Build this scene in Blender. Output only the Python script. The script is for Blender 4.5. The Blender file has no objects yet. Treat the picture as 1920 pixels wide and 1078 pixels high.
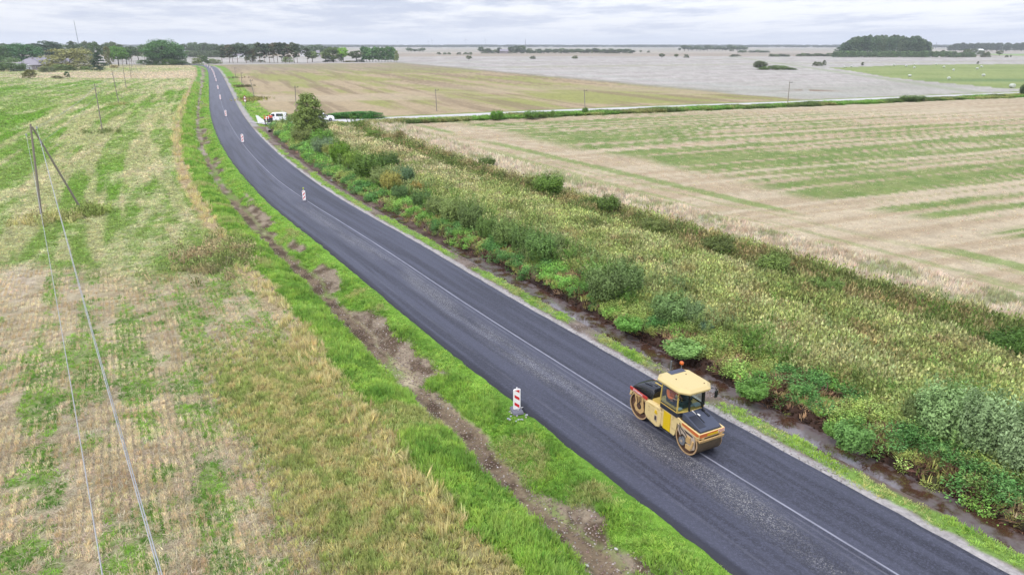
import bpy, bmesh, math, random
import numpy as np
from mathutils import Vector, Matrix, Euler
R = math.radians
SC = bpy.context.scene
COL = SC.collection

# ---------------------------------------------------------------- camera
CAM_H = 15.0
FPX = 1280.0                                  # focal length in pixels of a 1920 wide picture
PITCH = math.atan((539 - 85) / FPX)
cam_d = bpy.data.cameras.new('camera')
cam_d.sensor_width = 36.0
cam_d.lens = FPX / 1920 * 36
cam_d.clip_start = 0.1
cam_d.clip_end = 60000
cam = bpy.data.objects.new('camera', cam_d)
COL.objects.link(cam)
cam.location = (0, 0, CAM_H)
cam.rotation_euler = (math.pi / 2 - PITCH, 0, 0)
SC.camera = cam

# ---------------------------------------------------------------- light and sky
EXPOSURE = 0.68
SUN_EL, SUN_AZ = R(50), R(-128)               # azimuth east of the view direction
sun_d = bpy.data.lights.new('sun', 'SUN')
sun_d.energy = 1.5
sun_d.angle = R(10)
sun_d.color = (1.0, 0.975, 0.94)
sun = bpy.data.objects.new('sun', sun_d)
COL.objects.link(sun)
sdir = Vector((math.sin(SUN_AZ) * math.cos(SUN_EL), math.cos(SUN_AZ) * math.cos(SUN_EL), math.sin(SUN_EL)))
sun.rotation_euler = (-sdir).to_track_quat('-Z', 'Y').to_euler()
sun.location = (0, 0, 200)

SC.view_settings.view_transform = 'Standard'
SC.view_settings.look = 'None'
SC.view_settings.exposure = EXPOSURE
SC.view_settings.gamma = 1.0
SC.view_settings.use_curve_mapping = False
SC.cycles.max_bounces = 6
SC.cycles.diffuse_bounces = 3
SC.cycles.transparent_max_bounces = 8


class NT:
    """small helper to write node trees"""
    def __init__(self, tree):
        self.t = tree
        tree.nodes.clear()

    def n(self, typ, ins=None, **props):
        nd = self.t.nodes.new(typ)
        for k, v in props.items():
            setattr(nd, k, v)
        for k, v in (ins or {}).items():
            sock = nd.inputs[k]
            if isinstance(v, bpy.types.NodeSocket):
                self.t.links.new(v, sock)
            elif isinstance(v, bpy.types.Node):
                self.t.links.new(v.outputs[0], sock)
            else:
                sock.default_value = v
        return nd

    def m(self, op, a, b=0.0, c=0.0, clamp=False):
        nd = self.t.nodes.new('ShaderNodeMath')
        nd.operation = op
        nd.use_clamp = clamp
        for i, v in enumerate((a, b, c)):
            if isinstance(v, bpy.types.NodeSocket):
                self.t.links.new(v, nd.inputs[i])
            elif isinstance(v, bpy.types.Node):
                self.t.links.new(v.outputs[0], nd.inputs[i])
            else:
                nd.inputs[i].default_value = v
        return nd.outputs[0]

    def mix(self, f, a, b, blend='MIX'):
        nd = self.t.nodes.new('ShaderNodeMix')
        nd.data_type = 'RGBA'
        nd.blend_type = blend
        for key, v in ((0, f), (6, a), (7, b)):
            if isinstance(v, bpy.types.NodeSocket):
                self.t.links.new(v, nd.inputs[key])
            else:
                nd.inputs[key].default_value = v
        return nd.outputs[2]

    def ramp(self, f, lo, hi):
        nd = self.t.nodes.new('ShaderNodeMapRange')
        nd.interpolation_type = 'SMOOTHSTEP'
        self.t.links.new(f, nd.inputs[0])
        nd.inputs[1].default_value = lo
        nd.inputs[2].default_value = hi
        return nd.outputs[0]

    def noise(self, vec, scale, detail=3, rough=0.6):
        nd = self.n('ShaderNodeTexNoise', {'Scale': scale, 'Detail': detail, 'Roughness': rough})
        if vec is not None:
            self.t.links.new(vec, nd.inputs['Vector'])
        return nd.outputs[0]


world = bpy.data.worlds.new('World')
SC.world = world
world.use_nodes = True
w = NT(world.node_tree)
tc = w.n('ShaderNodeTexCoord')
sep = w.n('ShaderNodeSeparateXYZ', {0: tc.outputs['Generated']})
zc = w.m('MAXIMUM', sep.outputs[2], 0.0)
den = w.m('ADD', zc, 0.060)
px = w.m('DIVIDE', sep.outputs[0], den)
py = w.m('DIVIDE', sep.outputs[1], den)
comb = w.n('ShaderNodeCombineXYZ', {0: w.m('MULTIPLY', px, 0.85), 1: w.m('ADD', w.m('MULTIPLY', py, 0.62), w.m('MULTIPLY', px, 0.10)), 2: 0.0})
n1 = w.noise(comb.outputs[0], 0.80, 9, 0.66)
n2 = w.noise(comb.outputs[0], 0.16, 4, 0.55)
cl = w.m('ADD', w.m('MULTIPLY', n1, 0.62), w.m('MULTIPLY', n2, 0.38))
cf = w.ramp(cl, 0.42, 0.56)
# brighter towards the right, slightly brighter low at the horizon
side = w.m('ADD', w.m('MULTIPLY', sep.outputs[0], 0.10), 1.0)
cloud = w.mix(cf, (0.325, 0.365, 0.475, 1), (0.640, 0.648, 0.675, 1))
hz = w.ramp(zc, 0.0, 0.11)
cloud = w.mix(hz, w.mix(0.30, cloud, (0.55, 0.565, 0.61, 1)), cloud)
zen = w.m('ADD', 1.0, w.m('MULTIPLY', zc, 1.8))        # an overcast sky is about three times as bright overhead
cloud = w.n('ShaderNodeVectorMath', {0: cloud, 3: w.m('MULTIPLY', zen, side)}, operation='SCALE').outputs[0]
sky = w.n('ShaderNodeTexSky', sky_type='NISHITA', sun_disc=False, sun_elevation=SUN_EL, sun_rotation=SUN_AZ)
bg1 = w.n('ShaderNodeBackground', {'Color': sky.outputs[0], 'Strength': 0.06})
bg2 = w.n('ShaderNodeBackground', {'Color': cloud, 'Strength': 1.0})
mx = w.n('ShaderNodeMixShader', {0: 0.95, 1: bg1.outputs[0], 2: bg2.outputs[0]})
w.n('ShaderNodeOutputWorld', {0: mx.outputs[0]})

# ---------------------------------------------------------------- helpers
KILL = 2.05


def lin(c):
    c = np.asarray(c, float) / 255.0
    return np.where(c <= 0.04045, c / 12.92, ((c + 0.055) / 1.055) ** 2.4)


def A(r, g, b, k=None):
    """base colour of something that photographs as this sRGB under this sky"""
    v = lin((r, g, b)) / (k or KILL)
    return (float(v[0]), float(v[1]), float(v[2]), 1.0)


def gp(u, v, z=0.0):
    """where the sight line through a photograph pixel meets the level z"""
    x = (u - 960) / FPX
    y = -(v - 539) / FPX
    dy = math.cos(PITCH) + y * math.sin(PITCH)
    dz = -math.sin(PITCH) + y * math.cos(PITCH)
    k = (CAM_H - z) / -dz
    return (x * k, dy * k)


def zat(v, Y):
    """height of something seen at row v when it stands at distance Y"""
    y = -(v - 539) / FPX
    return CAM_H + Y * (-math.sin(PITCH) + y * math.cos(PITCH)) / (math.cos(PITCH) + y * math.sin(PITCH))


def xat(u, v, Y):
    y = -(v - 539) / FPX
    return (u - 960) / FPX * Y / (math.cos(PITCH) + y * math.sin(PITCH))


def tag(o, label=None, cat=None, group=None, kind=None):
    if label: o['label'] = label
    if cat: o['category'] = cat
    if group: o['group'] = group
    if kind: o['kind'] = kind
    return o


def empty(name, loc, rz=0, label=None, cat=None, group=None):
    o = bpy.data.objects.new(name, None)
    o.empty_display_size = 0.2
    COL.objects.link(o)
    o.location = loc
    o.rotation_euler = (0, 0, rz)
    return tag(o, label, cat, group)


def copy_tree(o, parent=None):
    c = o.copy()
    COL.objects.link(c)
    if parent is not None:
        c.parent = parent
    for ch in list(o.children):
        copy_tree(ch, c)
    return c


class MB:
    """collects shapes and links them as one mesh object"""
    def __init__(self):
        self.v = []
        self.f = []
        self.m = []
        self.mi = 0

    def add(self, vs, fs):
        b = len(self.v)
        self.v += [tuple(p) for p in vs]
        self.f += [tuple(b + i for i in f) for f in fs]
        self.m += [self.mi] * len(fs)
        return self

    def box(self, c, s, rot=None):
        x, y, z = s[0] / 2, s[1] / 2, s[2] / 2
        vs = [Vector((i * x, j * y, k * z)) for i in (-1, 1) for j in (-1, 1) for k in (-1, 1)]
        if rot is not None:
            e = Euler(rot).to_matrix()
            vs = [e @ p for p in vs]
        vs = [p + Vector(c) for p in vs]
        return self.add(vs, [(0, 1, 3, 2), (4, 6, 7, 5), (0, 4, 5, 1), (2, 3, 7, 6), (0, 2, 6, 4), (1, 5, 7, 3)])

    def prism(self, poly, y0, y1, axis='y', shrink=None):
        """outline in two axes swept along the third; shrink=(cx, cz, k) tapers the second end"""
        def P(a, b, h):
            return {'y': (a, h, b), 'x': (h, a, b), 'z': (a, b, h)}[axis]
        n = len(poly)
        p2 = poly if shrink is None else [(shrink[0] + (a - shrink[0]) * shrink[2], shrink[1] + (b - shrink[1]) * shrink[2]) for a, b in poly]
        vs = [P(a, b, y0) for a, b in poly] + [P(a, b, y1) for a, b in p2]
        fs = [tuple(range(n))[::-1], tuple(range(n, 2 * n))] + [(i, (i + 1) % n, n + (i + 1) % n, n + i) for i in range(n)]
        return self.add(vs, fs)

    def tube(self, p0, p1, r0, r1=None, n=10, caps=True):
        r1 = r0 if r1 is None else r1
        p0, p1 = Vector(p0), Vector(p1)
        d = (p1 - p0).normalized()
        a = d.orthogonal().normalized()
        b = d.cross(a)
        vs = []
        for p, r in ((p0, r0), (p1, r1)):
            for i in range(n):
                t = 2 * math.pi * i / n
                vs.append(p + a * math.cos(t) * r + b * math.sin(t) * r)
        fs = [(i, (i + 1) % n, n + (i + 1) % n, n + i) for i in range(n)]
        if caps:
            fs += [tuple(range(n))[::-1], tuple(range(n, 2 * n))]
        return self.add(vs, fs)

    def path(self, pts, r, n=6):
        for a, b in zip(pts[:-1], pts[1:]):
            self.tube(a, b, r, r, n)
        return self

    def ring(self, c, ro, ri, y0, y1, n=40):
        """hollow cylinder along y"""
        vs = []
        for (r, y) in ((ro, y0), (ro, y1), (ri, y1), (ri, y0)):
            for i in range(n):
                t = 2 * math.pi * i / n
                vs.append((c[0] + r * math.cos(t), y, c[2] + r * math.sin(t)))
        fs = []
        for k in range(4):
            for i in range(n):
                fs.append((k * n + i, k * n + (i + 1) % n, ((k + 1) % 4) * n + (i + 1) % n, ((k + 1) % 4) * n + i))
        return self.add(vs, fs)

    def ball(self, c, s, n=10, m=6):
        vs = []
        for j in range(1, m):
            p = math.pi * j / m
            for i in range(n):
                t = 2 * math.pi * i / n
                vs.append((c[0] + s[0] * math.sin(p) * math.cos(t), c[1] + s[1] * math.sin(p) * math.sin(t), c[2] + s[2] * math.cos(p)))
        vs += [(c[0], c[1], c[2] + s[2]), (c[0], c[1], c[2] - s[2])]
        T, B = len(vs) - 2, len(vs) - 1
        fs = []
        for j in range(m - 2):
            for i in range(n):
                fs.append((j * n + i, (j + 1) * n + i, (j + 1) * n + (i + 1) % n, j * n + (i + 1) % n))
        for i in range(n):
            fs.append((T, i, (i + 1) % n))
            fs.append((B, (m - 2) * n + (i + 1) % n, (m - 2) * n + i))
        return self.add(vs, fs)

    def build(self, name, mats, parent=None, bevel=0.0, smooth=False):
        me = bpy.data.meshes.new(name)
        me.from_pydata(self.v, [], self.f)
        if not isinstance(mats, (list, tuple)):
            mats = [mats]
        for m in mats:
            me.materials.append(m)
        me.polygons.foreach_set('material_index', [min(i, len(mats) - 1) for i in self.m])
        bm = bmesh.new()
        bm.from_mesh(me)
        bmesh.ops.recalc_face_normals(bm, faces=bm.faces)
        bm.to_mesh(me)
        bm.free()
        if smooth:
            me.polygons.foreach_set('use_smooth', [True] * len(me.polygons))
        o = bpy.data.objects.new(name, me)
        COL.objects.link(o)
        if parent is not None:
            o.parent = parent
        if bevel:
            b = o.modifiers.new('bevel', 'BEVEL')
            b.width = bevel
            b.segments = 2
            b.limit_method = 'ANGLE'
        return o


def np_mesh(name, V, F, mats=(), cols=None, attrs=None, smooth=False):
    """fast mesh from arrays; F is an (n, 3 or 4) index array"""
    me = bpy.data.meshes.new(name)
    V = np.asarray(V, np.float32)
    F = np.asarray(F, np.int32)
    k = F.shape[1]
    me.vertices.add(len(V))
    me.vertices.foreach_set('co', V.ravel())
    me.loops.add(F.size)
    me.loops.foreach_set('vertex_index', F.ravel())
    me.polygons.add(len(F))
    me.polygons.foreach_set('loop_start', np.arange(0, F.size, k, dtype=np.int32))
    me.polygons.foreach_set('loop_total', np.full(len(F), k, np.int32))
    if smooth:
        me.polygons.foreach_set('use_smooth', np.ones(len(F), bool))
    me.update(calc_edges=True)
    for m in mats:
        me.materials.append(m)
    if cols is not None:
        a = me.attributes.new('col', 'FLOAT_COLOR', 'POINT')
        c4 = np.ones((len(V), 4), np.float32)
        c4[:, :3] = cols
        a.data.foreach_set('color', c4.ravel())
    for nm, arr in (attrs or {}).items():
        a = me.attributes.new(nm, 'FLOAT', 'POINT')
        a.data.foreach_set('value', np.asarray(arr, np.float32))
    return me


def link(name, me, parent=None):
    o = bpy.data.objects.new(name, me)
    COL.objects.link(o)
    if parent is not None:
        o.parent = parent
    return o


# ---- value noise on arrays
def _h(i, j, seed):
    n = (i.astype(np.int64) * 374761393 + j.astype(np.int64) * 668265263 + seed * 1442695041) & 0xffffffff
    n = ((n ^ (n >> 13)) * 1274126177) & 0xffffffff
    n = n ^ (n >> 16)
    return (n & 0xffff) / 65535.0


def vn(x, y, seed=0):
    i = np.floor(x); j = np.floor(y)
    fx = x - i; fy = y - j
    fx = fx * fx * (3 - 2 * fx); fy = fy * fy * (3 - 2 * fy)
    a = _h(i, j, seed); b = _h(i + 1, j, seed); c = _h(i, j + 1, seed); d = _h(i + 1, j + 1, seed)
    return a + (b - a) * fx + (c - a) * fy + (a - b - c + d) * fx * fy


def fbm(x, y, seed=0, o=4, g=0.5):
    s = 0.0; am = 1.0; tot = 0.0
    for k in range(o):
        s = s + vn(x, y, seed + k * 17) * am
        tot += am
        am *= g
        x = x * 2.03 + 11.3; y = y * 2.03 + 5.7
    return s / tot


def ss(a, b, x):
    t = np.clip((x - a) / (b - a), 0, 1)
    return t * t * (3 - 2 * t)


def band(a, b, x, e):
    return ss(a - e, a + e, x) * (1 - ss(b - e, b + e, x))


# ---- curves
def catmull(P, step=1.0):
    P = [np.array(p, float) for p in P]
    P = [2 * P[0] - P[1]] + P + [2 * P[-1] - P[-2]]
    out = []
    for i in range(1, len(P) - 2):
        a, b, c, d = P[i - 1:i + 3]
        n = max(2, int(np.hypot(*(c - b)) / step))
        for k in range(n):
            t = k / n
            out.append(0.5 * ((2 * b) + (c - a) * t + (2 * a - 5 * b + 4 * c - d) * t * t + (3 * b - a - 3 * c + d) * t ** 3))
    out.append(P[-2])
    return np.array(out)


def st(x, y, poly):
    """arc length along and signed distance to the right of a polyline"""
    best = np.full(x.shape, 1e30); S = np.zeros(x.shape); T = np.zeros(x.shape)
    s0 = 0.0
    for a, b in zip(poly[:-1], poly[1:]):
        dx, dy = b - a
        l = math.hypot(dx, dy)
        ex, ey = x - a[0], y - a[1]
        t = np.clip((ex * dx + ey * dy) / (l * l), 0, 1)
        qx, qy = ex - t * dx, ey - t * dy
        d2 = qx * qx + qy * qy
        m = d2 < best
        best = np.where(m, d2, best)
        S = np.where(m, s0 + t * l, S)
        T = np.where(m, -np.sign(dx * ey - dy * ex) * np.sqrt(d2), T)
        s0 += l
    return S, T


def dist_to(px, py, poly):
    return st(np.array([px]), np.array([py]), poly)


Lw = [(6.7, 16.4), (3.2, 22.0), (0.7, 26.2), (-1.0, 29.2), (-3.7, 33.1), (-7.7, 39.4), (-12.3, 47.7), (-17.6, 55.9), (-24.2, 67.7), (-32.6, 83.6), (-40.8, 99.1), (-53.1, 124.9), (-70.7, 164.9), (-95.0, 222.2), (-143.7, 337.8), (-185.5, 435.8), (-224.0, 521.9), (-246.0, 556)]
Rw = [(14.7, 16.5), (12.6, 20.3), (11.2, 22.6), (8.7, 25.8), (6.6, 29.8), (3.8, 34.0), (-1.0, 41.7), (-6.8, 52.3), (-13.4, 62.2), (-20.8, 74.1), (-29.0, 89.5), (-36.7, 105.5), (-49.6, 133.2), (-65.5, 169.0), (-83.1, 210.8), (-116.6, 290.8), (-170.4, 418.5), (-213.2, 515.5), (-236.6, 563.5)]
Lc = catmull(Lw, 2.0)
HALF = 3.35
cen = []
for p in Rw[1:]:
    d = np.hypot(*(Lc - np.array(p)).T)
    q = Lc[np.argmin(d)]
    cen.append((q + np.array(p)) / 2)
d0 = (cen[0] - cen[2]); d0 = d0 / np.hypot(*d0)
cen = [cen[0] + d0 * 46, cen[0] + d0 * 22] + cen + [np.array((-268., 588.)), np.array((-310., 604.)), np.array((-420., 622.)), np.array((-640., 640.))]
CEN = catmull(cen, 4.0)
for _ in range(6):
    CEN[1:-1] = (CEN[:-2] + 2 * CEN[1:-1] + CEN[2:]) / 4
CENs = np.concatenate([[0], np.cumsum(np.hypot(*np.diff(CEN, axis=0).T))])
S0 = float(dist_to(5.0, 27.0, CEN)[0][0])      # arc position of the nearer part in view


def along(s, t):
    """world point at arc length s (from S0) and offset t to the right of the road's centre"""
    s = s + S0
    i = min(max(int(np.searchsorted(CENs, s)) - 1, 0), len(CEN) - 2)
    d = CEN[i + 1] - CEN[i]
    l = np.hypot(*d); d = d / l
    p = CEN[i] + d * (s - CENs[i])
    return np.array((p[0] + d[1] * t, p[1] - d[0] * t)), math.atan2(d[1], d[0])


SIDE = np.array([(-47.5, 138.0), (-39, 146), (-19, 155.5), (7, 168), (34, 179), (56, 188), (76, 195.5), (116, 213), (170, 235), (420, 335), (900, 520)], float)
# ---------------------------------------------------------------- the land: one function gives height and colour everywhere
def half(x, y, a, b):
    """signed distance to the left of the line a->b"""
    dx, dy = b[0] - a[0], b[1] - a[1]
    l = math.hypot(dx, dy)
    return (dx * (y - a[1]) - dy * (x - a[0])) / l


def in_poly(x, y, P):
    ins = np.zeros(x.shape, bool)
    n = len(P)
    for i in range(n):
        x0, y0 = P[i]; x1, y1 = P[(i + 1) % n]
        c = ((y0 > y) != (y1 > y)) & (x < (x1 - x0) * (y - y0) / ((y1 - y0) or 1e-9) + x0)
        ins ^= c
    return ins


HAY = [gp(*p) for p in ((1555, 127.5), (1620, 125.5), (1700, 122.5), (1800, 121), (2200, 121), (2600, 175), (1960, 170), (1900, 167), (1856, 164), (1768, 156), (1669, 146), (1600, 134))]
PATCH = gp(1512, 170.5)


def C(r, g, b):
    return lin((r, g, b)) / KILL


def M(a, b, m):
    m = np.clip(m, 0, 1)[:, None]
    return a * (1 - m) + b * m


def rot(x, y, deg):
    c, s = math.cos(R(deg)), math.sin(R(deg))
    return x * c + y * s, -x * s + y * c      # along, across


def land(x, y):
    x = np.asarray(x, float); y = np.asarray(y, float)
    s, t = st(x, y, CEN)
    s = s - S0
    s2, t2 = st(x, y, SIDE)
    r = np.hypot(x, y)
    one = np.ones(x.shape)
    W = {}
    nb = fbm(x / 9, y / 9, 3)
    nm = fbm(x / 2.3, y / 2.3, 5)
    nf = fbm(x / 0.7, y / 0.7, 7)
    tw = t + (nm - 0.5) * 0.9 + (nf - .5) * .5      # ragged edges
    # ---------- height
    near = 1 - ss(250, 420, r)
    z = (nm - 0.5) * 0.10 + (nf - .5) * .05
    left = t < 0
    dep = 1 - .42 * ss(28, 60, s)
    zl = np.interp(-t, [0, 3.2, 3.5, 4.4, 5.3, 5.9, 6.5, 7.0, 7.9, 8.6, 9.6, 11.5], [-.12, -.1, -.02, -.08, -.42, -.62, -.62, -.42, .0, .12, .08, 0])
    wet = 1 - ss(26, 40, s)
    dz = np.interp(t, [0, 3.2, 3.5, 4.2, 4.9, 5.4, 5.7, 6.7, 6.95, 7.2, 8.0, 9.5, 19.5, 21.5, 23, 25], [-.12, -.1, -.02, -.06, -.12, -.48, -.78, -.78, -.35, -.1, .05, 0, 0, -.55, -.55, 0])
    side_near = np.clip(1 - ss(3.0, 6.0, np.abs(t2)), 0, 1) * (t > 3.4)      # the junction fills the ditch
    north = ((t2 < 0) | ((s > 128) & (t > 0))) & (t > 0)
    zn = np.interp(t, [0, 3.2, 3.5, 4.8, 6.5, 8.0, 9.5], [-.12, -.1, -.02, -.05, -.3, -.25, 0])
    dz = np.where((t > 4.9) & (t < 7.3), dz * dep, dz)
    dz = np.where(north, zn, dz * (1 - side_near))
    z = z * np.where(np.abs(t) < 3.4, 0, 1) + np.where(left, zl, dz)
    z = np.where((np.abs(t2) < 3.2) & (t > 3.2) & (s2 > 0.5), np.minimum(z, -0.03) * 0 - 0.03, z)
    z = z * near
    # ---------- left side
    g_dk, g_br, g_ol = C(112, 150, 62), C(132, 178, 66), C(158, 172, 104)
    tan, tan2, brn, dirt = C(208, 190, 158), C(190, 170, 138), C(146, 128, 106), C(98, 82, 68)
    gravel = C(196, 186, 182)
    a1, c1 = rot(x, y, 108)
    sw = fbm(a1 / 50, c1 / 2.6, 21, 4, .62) * .62 + nb * .38
    a0, c0 = rot(x, y, 60 + 0)
    # meadow
    far_m = ss(150, 330, y)
    k = ss(.49, .70, sw + (nf - .5) * .30 - .035 + far_m * .12 + ss(-24, -14, t) * .06 * (y > 60))
    meadow = M(M(one[:, None] * C(138, 162, 86), one[:, None] * C(122, 158, 66), ss(.4, .65, fbm(x / 22, y / 40, 31))), one[:, None] * C(200, 194, 156), k * .8)
    hb = fbm(x / 180, y / 22, 41, 3)
    meadow = M(meadow, one[:, None] * C(212, 192, 168), ss(230, 330, y) * ss(.42, .6, hb) * .8)
    meadow = M(meadow, one[:, None] * C(190, 185, 140), ss(380, 520, y) * .5)
    # mown strips running with the road close to its bank
    sb = fbm(s / 30, t / 1.6, 51, 3)
    meadow = M(meadow, one[:, None] * C(205, 192, 158), ss(.5, .62, sb) * band(-42, -9, t, 4) * .55 * (y > 48))
    # stubble, lower left
    edge = y + (nm - .5) * 6 + (nb - .5) * 8 + np.clip(x + 25, -60, 60) * .12
    lo = 1 - ss(42, 47, edge)
    aS, cS = rot(x, y, -60)
    st_g = fbm(x / 3.8, y / 3.8, 61, 4) + (fbm(aS / 14, cS / 1.7, 71, 3) - .5) * .35
    right_bias = ss(-27, -15, t) * .10 - .015
    gmask = ss(.53, .63, st_g * .28 + .44 * fbm(aS / 13, cS / 1.0, 65, 4, .6) + .28 * fbm(x / .8, y / .8, 63, 3) + (nf - .5) * .14 + right_bias - .012)
    stub = M(one[:, None] * C(208, 194, 162), one[:, None] * C(186, 172, 138), ss(.4, .65, fbm(x / 1.6, y / 2.6, 81)))
    stub = M(stub, one[:, None] * C(218, 203, 182), ss(.52, .68, fbm(aS / 8, cS / 1.4, 91)) * ss(0, 8, -t - 18))
    trk = fbm(aS / 40, cS / .8, 95, 3, .7)
    stub = stub * (.86 + .28 * trk)[:, None]
    W['trk'] = trk
    stub = M(stub, one[:, None] * C(140, 162, 90), gmask * .8)
    olive = (1 - ss(10, 20, s + (nb - .5) * 8)) * band(-14.0, -8.5, t + (nb - .5) * 2.4, 1.2)
    stub = M(stub, M(one[:, None] * C(168, 162, 110), one[:, None] * C(146, 152, 90), ss(.4, .62, nf)), olive * .9)
    lf = M(meadow, stub, lo)
    # tan rank strip beside the bank
    rank = band(-10.4, -9.1, tw, .35) * (1 - lo * .3)
    lf = M(lf, one[:, None] * C(192, 172, 134), rank * ss(.3, .5, nb + .12))
    # brush patch where the field edge meets the bank
    pb = np.exp(-(((x + 21.5) / 2.6) ** 2 + ((y - 50) / 3.6) ** 2))
    lf = M(lf, one[:, None] * C(128, 132, 84), pb * 1.2)
    lf = M(lf, one[:, None] * C(150, 130, 96), ss(.6, .9, pb) * ss(.45, .6, nm) * .8)
    # bank, ditch, verge
    bank = band(-9.1, -6.85, tw, .22)
    lf = M(lf, M(one[:, None] * g_br, one[:, None] * C(98, 148, 50), ss(.42, .6, nm)), bank)
    dch = band(-6.65, -5.8, tw, .2) * ss(.32, .46, fbm(s / 3.2, t / 1.5, 97, 3) + .06)
    dcol = M(M(one[:, None] * brn, one[:, None] * dirt, ss(.42, .6, nf)), one[:, None] * C(196, 178, 166), ss(36, 60, s) * ss(.42, .6, nm) * .8)
    lf = M(lf, dcol, dch)
    ver = band(-5.7, -2.5, tw, .15)
    rub = band(-6.1, -4.6, tw, .25) * ss(.50, .57, fbm(s / 5.0, t / 2.2, 101, 3) + .09 * (1 - ss(12, 40, s)) + .05 * band(40, 62, s, 3))
    vcol = M(M(one[:, None] * g_br, one[:, None] * C(116, 160, 62), ss(.4, .6, nm)), M(one[:, None] * C(172, 156, 136), one[:, None] * C(108, 92, 76), ss(.40, .58, nf)), rub)
    lf = M(lf, vcol, ver)
    W['rub'] = rub * left
    W['grassL'] = left * np.clip(bank + ver * (1 - rub) * (1 - dch), 0, 1)
    W['rank'] = left * np.clip(rank, 0, 1) * (1 - bank)
    W['pb'] = left * np.clip(pb * 1.3, 0, 1) * (t < -8.2)
    fieldL = left * (t < -8.6) * (1 - bank) * (1 - rank * .9)
    W['meadow'] = fieldL * (1 - lo)
    W['stub'] = fieldL * lo * (1 - gmask * .8) * (1 - olive)
    W['stubg'] = fieldL * lo * gmask * (1 - olive)
    W['olive'] = fieldL * olive * lo
    # ---------- right side, this side of the side road
    weeds = M(one[:, None] * C(124, 156, 76), one[:, None] * C(158, 138, 110), ss(.5, .62, fbm(s / 2.0, t / 1.4, 111)))
    dry = ss(.40, .62, fbm(s / 16, t / 6, 121) + ss(28, 70, s) * .32 - .12)
    marsh = M(one[:, None] * C(150, 154, 92), one[:, None] * C(186, 170, 126), dry)
    marsh = M(marsh, one[:, None] * C(104, 110, 62), ss(.52, .7, nm) * .7) * .7  # ground darkened throughout to paint the shade between the marsh plants
    m2 = M(one[:, None] * C(98, 104, 60), one[:, None] * C(130, 124, 82), ss(.4, .65, nm))
    tb = M(one[:, None] * C(206, 194, 176), one[:, None] * C(184, 172, 150), ss(.4, .62, fbm(s / 1.2, t / .6, 131)))
    tb = M(tb, one[:, None] * C(150, 162, 104), ss(.56, .66, nm) * .5)
    # stubble beyond: headland rows run with the road, the rest at 23 degrees
    aB, cB = rot(x, y, 23.0)
    aH, cH = rot(x, y, -59.0)
    hl = half(x, y, (19.1, 75.9), (34.8, 49.7))           # positive: far side of the headland
    inn = ss(2.0, 7.0, -(-hl) + (nb - .5) * 6 - 4)
    sH = fbm(aH / 26, cH / 1.15, 141, 3, .6) * .8 + .1 + .07 * np.sin(2 * math.pi * (cH + (nb - .5) * .6) / 1.9)
    sB = fbm(aB / 70, cB / 1.9, 151, 3, .6) * .66 + fbm(x / 34, y / 14, 161, 3) * .34
    base = M(one[:, None] * C(216, 199, 170), one[:, None] * C(200, 180, 150), ss(.38, .62, fbm(aB / 40, cB / 1.1, 171, 2)))
    H = M(base, one[:, None] * C(158, 170, 108), ss(.50, .60, sH) * .7 * (1 - ss(5, 9, hl + 9)))
    gl = band(-1.0, .9, hl + (nf - .5) * .8, .25) * ss(.35, .5, fbm(aH / 18, cH / 4, 181, 2))
    gl2 = band(-5.2, -4.4, hl + (nf - .5) * .8, .2) * ss(.42, .55, fbm(aH / 15, cH / 4, 183, 2))
    H = M(H, one[:, None] * C(128, 160, 76), np.clip(gl + gl2 * .6, 0, 1) * .7 * ss(.3, .5, nf + .2))
    yb = ss(62, 90, y) * (1 - ss(112, 150, y))
    sB = sB + .055 * np.sin(2 * math.pi * (cB + 1.2 * (nb - .5) * 2) / 3.4) + .035 * np.sin(2 * math.pi * (cB + (nb - .5)) / 1.3)
    sB = sB + (fbm(aB / 5, cB / .6, 153, 3, .7) - .5) * .22
    gB = ss(.44, .58, sB + .10 * yb - .05 * ss(130, 165, y) - .015) * (1 - ss(150, 175, y) * .9)
    B = M(base, M(one[:, None] * C(140, 158, 88), one[:, None] * C(118, 148, 70), ss(.4, .6, nm)), gB * .9)
    stubR = M(H, B, inn)
    rf = M(marsh, m2, band(20.3, 24.6, tw * 1.0 + (nb - .5) * 1.5, .5))
    rf = M(rf, tb, ss(24.2, 25.2, tw))
    rf = M(rf, stubR, ss(30.0, 31.5, tw))
    rf = M(weeds, rf, ss(10.0, 11.6, tw))
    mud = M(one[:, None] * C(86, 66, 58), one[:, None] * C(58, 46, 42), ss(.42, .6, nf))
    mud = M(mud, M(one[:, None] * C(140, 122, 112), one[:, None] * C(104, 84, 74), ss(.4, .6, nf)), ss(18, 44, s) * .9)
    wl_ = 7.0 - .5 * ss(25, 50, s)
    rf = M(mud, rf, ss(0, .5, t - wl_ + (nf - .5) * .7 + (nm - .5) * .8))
    gs = M(M(one[:, None] * C(160, 144, 134), one[:, None] * C(128, 112, 102), ss(.4, .6, nf)), one[:, None] * C(140, 174, 88),
           band(3.9, 4.75, tw, .12) * ss(.24, .38, fbm(s / 4.5, t * 0, 191, 2)))
    gs = M(one[:, None] * C(198, 192, 190), gs, ss(3.75, 4.0, t + (nf - .5) * .4))
    rf = M(gs, rf, ss(5.15, 5.45, t + (nf - .5) * .35))
    W['grassS'] = (~left) * (~north) * band(3.9, 4.75, tw, .1) * ss(.24, .38, fbm(s / 4.5, t * 0, 191, 2)) * (s < 118)
    W['gravelR'] = (~left) * band(3.4, 5.3, t, .1)
    W['weeds'] = (~left) * (~north) * band(0, 3.9, tw - wl_ + .1, .3)
    W['marsh'] = (~left) * (~north) * band(10.0, 24.8, tw, .5) * np.where(s2 > 1, ss(6, 12, t2), ss(108, 98, s)) 
    W['dry'] = dry
    W['tb'] = (~left) * (~north) * band(24.6, 31, tw, .4) * (t2 > 7)
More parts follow.
